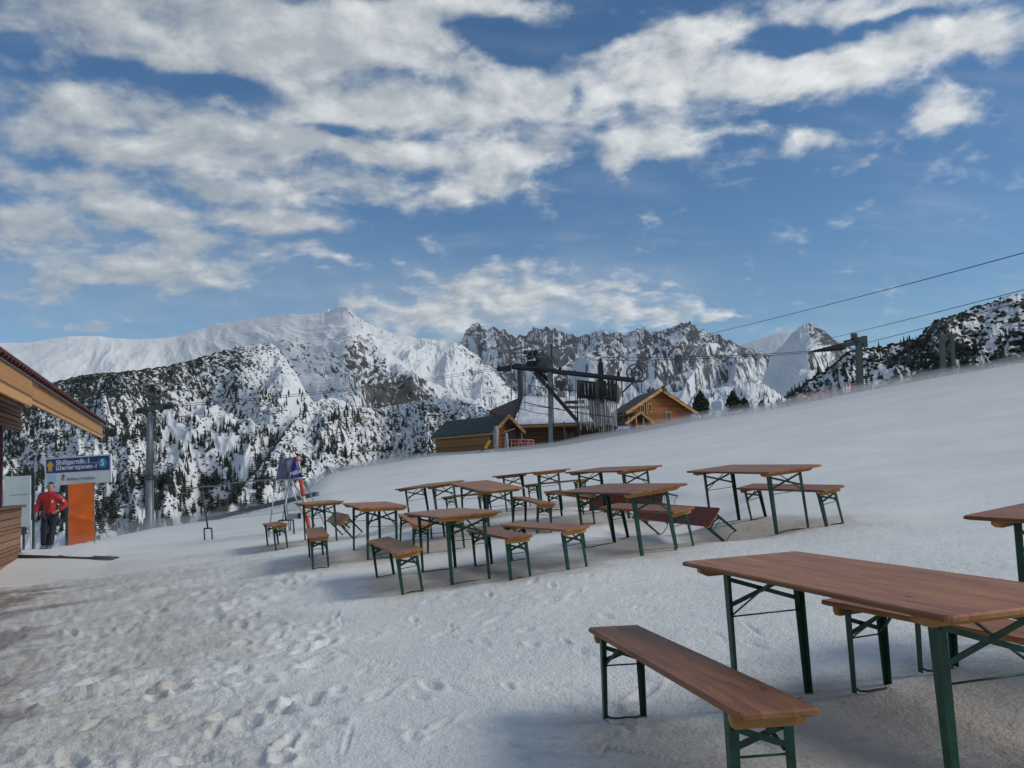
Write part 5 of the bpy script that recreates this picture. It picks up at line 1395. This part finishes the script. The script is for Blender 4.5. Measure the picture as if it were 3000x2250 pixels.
# ------------------------------------------------------------------ drag lift station
STEELL = plain('grey_blue_steel', (.16, .19, .21), .5, .35, .2, 3, .1); STEELB = plain('blackened_steel', (.022, .024, .028), .6, .3, .3, 3, .1); STEELG = plain('green_grey_steel', (.055, .07, .068), .5, .3, .2, 2, .1)
def station():
    ys = 86.
    P = lambda px, py, d=0: at(px, py, ys+d)
    foot = P(1614, 1320)
    r = empty('drag_lift_station', foot, 'steel drag lift station with a long beam, platform and big wheel on tall posts', 'lift station')
    a, b = P(1614.5, 1335), P(1608, 1008); part(MB().bar(a, b, .40, .34, (0, 1, 0)), 'main_post', STEELL, r); part(MB().bar(a+Vector((.30, .1, 0)), b+Vector((.26, .1, 0)), .10, .3, (0, 1, 0)), 'dark_side_bar', STEELB, r)  # dark bar along the right side of the post
    part(MB().tube([P(1529, 1300, 24), P(1529, 1170, 24), P(1527, 1078, 24)], .52, 16), 'column', STEELG, r)
    part(MB().bar(P(1763, 1240, 2), P(1759, 1062, 2), .5, .45, (0, 1, 0)), 'second_post', STEELB, r)
    for o1, o2, w in ((-.35, 0, .32), (.35, .8, .22)):
        part(MB().bar(P(1500, 1072+o2*6, o1), P(1858, 1112+o2*6, o1), w, .30), 'beam', STEELB, r)
    mb = MB()
    for k in range(14):
        t = k/13; p = P(1600, 1083).lerp(P(1858, 1113), t); mb.bar(p-Vector((0, .4, .05)), p+Vector((0, .4, -.05)), .09, .16)
    part(mb, 'beam_ties', STEELB, r)
    part(MB().bar(P(1566, 1090, -.3), P(1692, 1234, -.3), .36, .26, (0, 1, 0)), 'diagonal_brace', STEELB, r)
    part(MB().bar(P(1573, 1084, .5), P(1607, 1116, .5), .34, .24, (0, 1, 0)), 'short_brace', STEELB, r)
    part(MB().bar(P(1823, 1150, 0), P(1853, 1121, 0), .16, .16, (0, 1, 0)), 'wheel_brace', STEELB, r)
    # platform with railing on the left
    mb = MB(); mb.prism([P(1503, 1078, -1.6), P(1600, 1080, -1.6), P(1600, 1076, 1.8), P(1510, 1070, 1.8)], Vector((0, 0, .18))); part(mb, 'platform', STEELB, r)
    mb = MB()
    for px, py in ((1460, 1080), (1480, 1076), (1503, 1072)): mb.bar(P(px, py, -.5), P(px+22, py-2, -.5), .22, .3)
    for px in (1463, 1472, 1481, 1490): mb.tube([P(px, 1081, -.7), P(px, 1081, .1)], .28, 12)
    part(mb, 'guide_wheels', STEELB, r)
    mb = MB()
    posts = [(1498, 1170, 1022), (1518, 1074, 1018), (1512, 1074, 1025), (1527, 1072, 1014), (1545, 1074, 1010), (1560, 1074, 1008)]
    for px, p0, p1 in posts: mb.tube([P(px, p0, -1.5), P(px-.5, p1, -1.5)], .045, 6)
    mb.tube([P(1492, 1027, -1.5), P(1527, 1020, -1.5), P(1560, 1012, -1.5)], .05, 6); mb.tube([P(1495, 1050, -1.5), P(1540, 1044, -1.5), P(1600, 1046, -1.5)], .04, 6)
    mb.tube([P(1498, 1036, -1.5), P(1560, 1030, -1.5)], .035, 6)
    part(mb, 'railing', STEELD, r)
    # motor housing
    rs = random.Random(4); mb = MB()
    for k in range(16):
        px = rs.uniform(1540, 1600); py = rs.uniform(1040, 1076) if px > 1575 else rs.uniform(1030, 1070)
        mb.box(P(px, py, rs.uniform(-.8, .6)), (rs.uniform(.35, .9), rs.uniform(.4, .9), rs.uniform(.3, .8)), (1, 0, rs.uniform(-.3, .3)), (0, 1, 0), (0, 0, 1), bev=.05)
    part(mb, 'motor', STEELB, r)
    mb = MB(); c = P(1592, 1060, -.9)
    mb.tube([c, c+Vector((0, .25, 0))], .75, 20); part(mb, 'flywheel', STEELG, r)
    # big spoked wheel at the right end
    def wheel(c, R_, name):
        mb = MB(); n = 26
        ring = [c+Vector((math.cos(a)*R_, 0, math.sin(a)*R_)) for a in [k*math.tau/n for k in range(n+1)]]
        mb.tube(ring, .075, 8, cap=False)
        for k in range(6):
            a = k*math.tau/6+.3; mb.bar(c, c+Vector((math.cos(a)*R_, 0, math.sin(a)*R_)), .09, .06, (0, 1, 0))
        mb.tube([c-Vector((0, .2, 0)), c+Vector((0, .2, 0))], .16, 12)
        return part(mb, name, STEELD, r)
    wheel(P(1860, 1092, -.4), .80, 'wheel'); wheel(P(1873, 1096, .5), .78, 'wheel')
    mb = MB(); mb.tube([P(1880, 1112, 0), P(1879, 1130, 0), P(1880, 1148, 0), P(1886, 1153, 0)], .06, 8); mb.bar(P(1855, 1118, 0), P(1882, 1116, 0), .14, .12); part(mb, 'hook_arm', STEELD, r)
    # small boxes on the beam
    for px, py in ((1811, 1095), (1759, 1056), (1683, 1092), (1640, 1082)): part(MB().box(P(px, py, 0), (.26, .26, .42)), 'sensor_box', STEELB, r)
    # catwalk ropes and thin uprights
    mb = MB()
    def sagl(p, q, s, rr, n=10):
        pts = [p.lerp(q, i/n)-Vector((0, 0, s*4*(i/n)*(1-i/n))) for i in range(n+1)]; mb.tube(pts, rr, 5)
    sagl(P(1535, 1126, -1), P(1690, 1145, -1), .1, .032); sagl(P(1535, 1178, -1), P(1800, 1222, -1), .15, .045); sagl(P(1545, 1186, -1), P(1640, 1197, -1), .05, .032); sagl(P(1510, 1193, -1), P(1612, 1215, -1), .1, .03)
    part(mb, 'guide_rails', STEELB, r)
    mb = MB()
    for px, p0, p1 in ((1539, 1100, 1200), (1577, 1104, 1168), (1598, 1112, 1180), (1620, 1110, 1180), (1660, 1110, 1196), (1669, 1112, 1190), (1687, 1105, 1220), (1694, 1110, 1200), (1747, 1108, 1230), (1752, 1108, 1220), (1813, 1120, 1180), (1824, 1150, 1215), (1827, 1170, 1240)): mb.tube([P(px, p0, -.8), P(px-1.5, p1, -.8)], .032, 5)
    part(mb, 'uprights', STEELD, r)
station()
# tow bars hanging in a dense row
def tow_bars():
    ys = 85.4; proto = None; rs = random.Random(8)
    mcord = plain('grey_tow_cord', (.42, .43, .44), .6, .2); mdark = STEELB
    def mk(h):
        r = empty('tow_bar'); 
        MB().tube([(0, 0, 0), (0, 0, -h*.38)], .035, 5).build('spring_box', mdark, r)
        MB().tube([(0, 0, -h*.38), (.02, 0, -h*.8), (.02, 0, -h*.97)], [.03, .026, .03], 5).build('rod', mcord, r)
        MB().tube([(-.02, -.02, -h*.95), (.03, 0, -h), (.10, .05, -h*.97)], .045, 5).build('seat_disc', mdark, r)
        return r
    protos_ = [mk(4.9), mk(4.5), mk(4.2)]; n = 0; used_ = set()
    for i in range(58):
        px = 1692+i*1.98+rs.uniform(-.6, .6); row = i % 2
        p = at(px, 1116+rs.uniform(-3, 6)+(px-1692)*.09, ys+row*.8+rs.uniform(-.2, .2))
        k = rs.randrange(3); pr = protos_[k]
        o = pr if k not in used_ else copy_tree(pr); used_.add(k)
        o.location = p; o.rotation_euler = (R(rs.uniform(-2, 2)), R(rs.uniform(-2.5, 1.0)), rs.uniform(0, 6))
        tag(o, {0: 'leftmost tow bar of the dense row under the lift station beam', 57: 'rightmost tow bar of the dense row under the lift station beam'}.get(i, 'thin grey tow bar hanging inside the dense row under the lift station beam'), 'tow bar', 'tow bars hanging under the lift station beam')
    # stacked dark reels behind the bars
tow_bars()
def rack():
    P = lambda px, py, d=0: at(px, py, 87.2+d)
    r = empty('tow_bar_rack', P(1750, 1250), 'dark rack behind the hanging tow bars of the lift station', 'rack')
    rs = random.Random(3)
    mb = MB()
    for px in range(1696, 1806, 11): mb.box(P(px, 1140+rs.uniform(-3, 3), rs.uniform(0, .4)), (.26, .3, 1.5+rs.uniform(-.3, .3)), bev=.03)
    part(mb, 'spring_reels', STEELB, r)
    mb = MB(); mb.bar(P(1690, 1160), P(1808, 1172), .3, .35); mb.bar(P(1690, 1116), P(1808, 1128), .3, .2); part(mb, 'rack_beam', plain('brown_rack_beam', (.05, .035, .028), .7), r)
    for px in (1692, 1806): part(MB().bar(P(px, 1116), P(px, 1265), .14, .14, (0, 1, 0)), 'rack_post', STEELB, r)
rack()

# ------------------------------------------------------------------ lift towers and cables
def tower_left():
    y = 48.; P = lambda px, py, d=0: at(px, py, y+d)
    b = P(437.5, 1560); b.z = float(gz(b.x, b.y))-1.5
    r = empty('lift_tower', P(437.5, 1545), 'round grey lift tower with a short crossarm, left, in front of the pine slope', 'lift tower')
    w = 13.5/FPX*y
    part(MB().tube([b, P(438.2, 1400)], [w*1.02, w*.86], 20), 'lower_shaft', STEELL, r); part(MB().tube([P(438.2, 1402), P(439.3, 1204)], [w*.80, w*.64], 20), 'upper_shaft', STEELL, r)
    part(MB().tube([P(438.2, 1405), P(438.2, 1399)], w*.98, 20), 'flange', STEELG, r)
    part(MB().bar(P(402, 1203, -.2), P(508, 1186, .2), .22, .26), 'crossarm', STEELG, r)
    mb = MB()
    for px in (404, 412, 420, 486, 494, 502):
        py = 1203-(px-402)*.16; part(MB().tube([P(px, py+4, -.35), P(px, py+4, -.1)], .13, 12), 'sheave', STEELB, r)
    mb = MB()
    for a, c in (((426, 1198), (425, 1160)), ((443, 1196), (443, 1150)), ((455, 1194), (456, 1140)), ((425, 1162), (456, 1158)), ((426, 1178), (456, 1174)), ((420, 1185), (470, 1178))): mb.tube([P(*a), P(*c)], .035, 6)
    part(mb, 'service_frame', STEELD, r)
    mb = MB(); mb.tube([P(451, 1205, -.1), P(452, 1400, -.1), P(459, 1545, -.1)], .03, 6); mb.tube([P(456, 1205, -.1), P(457, 1400, -.1), P(464, 1545, -.1)], .03, 6)
    for k in range(26):
        t = k/25; mb.tube([P(451.5+6*t*t, 1210+330*t, -.1), P(456.5+6*t*t, 1210+330*t, -.1)], .018, 5)
    part(mb, 'ladder', STEELG, r)
tower_left()
def tower_right(px0, pyb, pyt, y, w, label, arm):
    P = lambda px, py, d=0: at(px, py, y+d)
    r = empty('lift_tower', P(px0, pyb), label, 'lift tower')
    part(MB().bar(P(px0+1, pyb+12), P(px0-5, pyt), w, w*.9, (0, 1, 0)), 'shaft', STEELG, r)
    if arm:
        mb = MB(); mb.box(P(2519, 996, 0), (1.2, .6, .42), (1, 0, -.25), (0, 1, 0), (.25, 0, 1), bev=.06); mb.box(P(2502, 985, 0), (.45, .4, .5)); mb.box(P(2532, 1001, 0), (.4, .5, 1.0)); part(mb, 'tower_head', STEELG, r)
        part(MB().bar(P(2452, 1015, 0), P(2510, 1004, 0), .25, .42), 'arm', STEELG, r)
        mb = MB(); mb.prism([P(2378, 1027, -.2), P(2452, 1009, -.2), P(2478, 1011, -.2), P(2475, 1024, -.2), P(2380, 1031, -.2)], Vector((0, .4, 0))); part(mb, 'sheave_train', STEELB, r)
        mb = MB()
        for k in range(9): part(MB().tube([P(2388+k*9.5, 1029-k*.6, -.3), P(2388+k*9.5, 1029-k*.6, 0)], .13, 10), 'sheave', STEELB, r)
        mb = MB(); mb.tube([P(2472, 1001, .1), P(2500, 995, .1)], .09, 6); mb.tube([P(2534, 1005, 0), P(2532, 1032, 0)], .05, 6); part(mb, 'hanger', STEELD, r)
    else:
        part(MB().bar(P(px0-22, pyt+2), P(px0+18, pyt-2), .2, .2), 'crossarm', STEELG, r); part(MB().box(P(px0-5, pyt+2), (.9, .5, .5), bev=.06), 'tower_head', STEELG, r)
tower_right(2520, 1143, 990, 78., .50, 'lift tower with a dark wheel arm pointing left, on the right crest', True)
tower_right(2764, 1105, 982, 120., .62, 'greenish lift tower fading into blown snow, left of the far pair', False)
tower_right(2795, 1098, 985, 126., .42, 'slimmer grey lift tower, right of the far pair in blown snow', False)
CABM = plain('steel_cable', (.03, .035, .045), .5, .3)
def cable(pts, y0, y1, rad, label, sag=0):
    n = 24; P_ = []
    xs = [p[0] for p in pts]
    for i in range(n+1):
        t = i/n; px = xs[0]+(xs[-1]-xs[0])*t; py = np.interp(px, xs, [p[1] for p in pts]) if xs[-1] > xs[0] else 0
        iy = 1/(1/y0+(1/y1-1/y0)*t); py += sag*4*t*(1-t)
        P_.append(at(px, py, iy))
    o = MB().tube(P_, rad, 6).build('lift_cable', CABM); tag(o, label, 'cable'); return o
cable([(1990, 1000), (3120, 707)], 150, 48, .030, 'upper lift cable rising to the right across the sky', 6)
cable([(2390, 1001), (3120, 817)], 110, 48, .026, 'middle lift cable rising to the right, ending above the right tower', 3)
cable([(2545, 1003), (3150, 838)], 78, 50, .026, 'lowest lift cable rising right from the head of the right tower', 3)
cable([(498, 1186), (1465, 1077)], 48, 86, .017, 'upper of the two cables between the left tower and the lift station', 11)
cable([(498, 1192), (1465, 1083)], 48.4, 86.4, .017, 'lower of the two cables between the left tower and the lift station', 11)
cable([(1775, 1048), (2380, 1028)], 86, 78, .026, 'upper cable between the lift station and the right tower', 6)
cable([(1775, 1056), (2385, 1032)], 86.4, 78.4, .026, 'lower cable between the lift station and the right tower', 6)

# ------------------------------------------------------------------ small things on the crest
PINK = plain('faded_pink_rail', (.42, .20, .18), .6, 0, .2, 4, .1)
def barrier():
    P = lambda px, py, d=0: at(px, py, 84+d)
    r = empty('safety_barrier', P(1528, 1325), 'faded pink barrier frame with red panels right of the wooden hut', 'barrier')
    mb = MB()
    for a, b in (((1493, 1287), (1563, 1289)), ((1498, 1299), (1563, 1297)), ((1496, 1312), (1562, 1312)), ((1520, 1287), (1518, 1326)), ((1563, 1288), (1564, 1324)), ((1497, 1287), (1500, 1326)), ((1524, 1287), (1533, 1320)), ((1548, 1288), (1543, 1320))): mb.tube([P(*a), P(*b)], .04, 6)
    part(mb, 'frame', PINK, r)
    for x0, x1, y0, y1 in ((1526, 1560, 1289, 1296), (1526, 1560, 1299, 1311), (1500, 1517, 1289, 1297)): part(MB().prism([P(x0, y0, .1), P(x1, y0, .1), P(x1, y1, .1), P(x0, y1, .1)], Vector((0, .04, 0))), 'red_panel', plain('dull_red_panel', (.20, .03, .03), .6), r)
barrier()
def cover(pts, y, label):
    P = lambda px, py: at(px, py, y)
    c = P(*pts[0]); r = empty('padded_mast', c, label, 'mast', 'grey padded masts in front of the hut')
    part(MB().tube([P(a, b) for a, b, w in pts for _ in (0,)], [w/FPX*y for a, b, w in pts], 12), 'padding', plain('grey_padding', (.22, .24, .27), .7, 0, .25, 3, .2), r)
    part(MB().box(c+Vector((0, 0, -.1)), (.7, .6, .5), bev=.08), 'foot', SNOWP, r)
def cover2(pts, y, label):
    P = lambda px, py: at(px, py, y)
    c = P(pts[0][0], pts[0][1]); r = empty('padded_mast', c, label, 'mast', 'grey padded masts in front of the hut')
    part(MB().tube([P(a, b) for a, b, w in pts], [w/FPX*y for a, b, w in pts], 12), 'padding', plain('grey_padding', (.22, .24, .27), .7, 0, .25, 3, .2), r)
    part(MB().box(c+Vector((0, 0, -.1)), (.7, .6, .5), bev=.08), 'foot', SNOWP, r)
cover2([(1455, 1328, 7), (1453, 1290, 7), (1454, 1262, 8), (1452, 1248, 4)], 83, 'taller grey padded mast at the corner of the wooden hut')
cover2([(1484, 1328, 6.5), (1484, 1290, 6), (1483, 1268, 3)], 83, 'shorter grey padded mast in front of the hut porch')
def snow_tool():
    P = lambda px, py, d=0: at(px, py, 83.5+d); r = empty('yellow_chute', P(1402, 1332), 'yellow tilted chute on a dark leg leaning at the hut wall', 'chute')
    part(MB().bar(P(1421, 1314), P(1436, 1290), .26, .2, (0, 1, 0)), 'chute', plain('yellow_paint', (.55, .36, .03), .5), r); part(MB().bar(P(1400, 1330), P(1424, 1312), .16, .12, (0, 1, 0)), 'leg', STEELB, r); part(MB().box(P(1439, 1281), (.3, .3, .5)), 'head', STEELB, r)
snow_tool()
def net(pts, y, h, name, label, col):
    m = plain(name+'_mesh', col, .7, 0, .3, 2, .1); P = [at(a, b, y) for a, b in pts]
    r = empty('safety_net', P[0], label, 'net', 'orange safety nets behind the right crest')
    mb = MB(); rs = random.Random(2)
    for i in range(len(P)-1):
        a, b = P[i], P[i+1]; n = max(2, int((b-a).length/.45))
        for k in range(n):
            p = a.lerp(b, k/n); q = a.lerp(b, (k+1)/n); hh = h*(.8+.3*rs.random())
            mb.bar(p, p+Vector((rs.uniform(-.1, .1), 0, hh)), .05, .05)
            for z in (.2, .45, .7, .95): mb.bar(p+Vector((0, 0, hh*z)), q+Vector((0, 0, hh*z+rs.uniform(-.05, .05))), .03, .07)
    part(mb, 'netting', m, r)
    mb = MB()
    for p in P: mb.tube([p-Vector((0, 0, .3)), p+Vector((0, 0, h+.15))], .04, 6)
    part(mb, 'poles', STEELD, r)
net([(2335, 1193), (2380, 1180), (2420, 1172), (2455, 1163)], 82, 1.0, 'orange_net', 'orange-red safety net behind the crest, left of the right lift tower', (.50, .10, .04))
net([(2478, 1160), (2496, 1156), (2512, 1152)], 82, 1.1, 'pink_net', 'short pinkish net touching the foot of the right lift tower', (.50, .20, .16))
#ITER5#
# ------------------------------------------------------------------ snow blowing over the crest
def spindrift():
    m = bpy.data.materials.new('blown_snow'); m.use_nodes = True; t = m.node_tree; t.nodes.clear(); N = NT(t)
    v = N.node('ShaderNodeVolumePrincipled'); v.inputs['Color'].default_value = (.93, .95, .98, 1); v.inputs['Density'].default_value = .068; v.inputs['Anisotropy'].default_value = .2
    o = N.node('ShaderNodeOutputMaterial'); N.link(v.outputs[0], o.inputs['Volume'])
    az = np.radians(np.arange(-31, 37, .25)); tt = np.linspace(0, 1, 70)
    A, T = np.meshgrid(az, tt); rc, te = edge_at(A); r = rc*.45+(rc*.55+16)*T
    x = r*np.sin(A); y = r*np.cos(A); g = gz(x.ravel(), y.ravel()).reshape(x.shape)
    th = (.09+.50*sstep(.1, .8, T))*(.5+1.0*np.clip(fbm(x*.12, y*.35, 4)+.4, 0, 2))*np.minimum(1, np.minimum(T*8, (1-T)*5)+.02)*np.minimum(1, np.minimum((A-az[0])*12, (az[-1]-A)*12)+.02)
    th = th*(1-.7*np.exp(-((A+.055)/.06)**2))
    top = np.stack([x, y, g+th], -1).reshape(-1, 3); bot = np.stack([x, y, g-.25], -1).reshape(-1, 3)
    nu, nv = len(az), len(tt); n = nu*nv; vs = np.concatenate([top, bot])
    ix = lambda i, j: j*nu+i
    fs = [(ix(i, j), ix(i+1, j), ix(i+1, j+1), ix(i, j+1)) for j in range(nv-1) for i in range(nu-1)]
    fs += [(n+d, n+c, n+b, n+a) for a, b, c, d in list(fs)]
    rim = [ix(i, 0) for i in range(nu-1)]+[ix(nu-1, j) for j in range(nv-1)]+[ix(i, nv-1) for i in range(nu-1, 0, -1)]+[ix(0, j) for j in range(nv-1, 0, -1)]
    for k in range(len(rim)):
        a, b = rim[k], rim[(k+1) % len(rim)]; fs.append((b, a, n+a, n+b))
    me = bpy.data.meshes.new('blowing_snow'); me.from_pydata([tuple(q) for q in vs], [], fs); me.materials.append(m)
    o = bpy.data.objects.new('blowing_snow', me); COL.objects.link(o); tag(o, 'low veil of blown snow streaming over the crest of the slope', 'blown snow', None, 'stuff')
spindrift()

def haze():
    m = bpy.data.materials.new('air'); m.use_nodes = True; t = m.node_tree; t.nodes.clear(); N = NT(t)
    v = N.node('ShaderNodeVolumePrincipled'); v.inputs['Color'].default_value = (.62, .76, .92, 1); v.inputs['Density'].default_value = 2.2e-5
    o = N.node('ShaderNodeOutputMaterial'); N.link(v.outputs[0], o.inputs['Volume'])
    ob = MB().box((0, 0, 500), (12500, 12500, 1500)).build('haze', m); tag(ob, 'thin blue mountain air', 'haze', None, 'stuff')
haze()
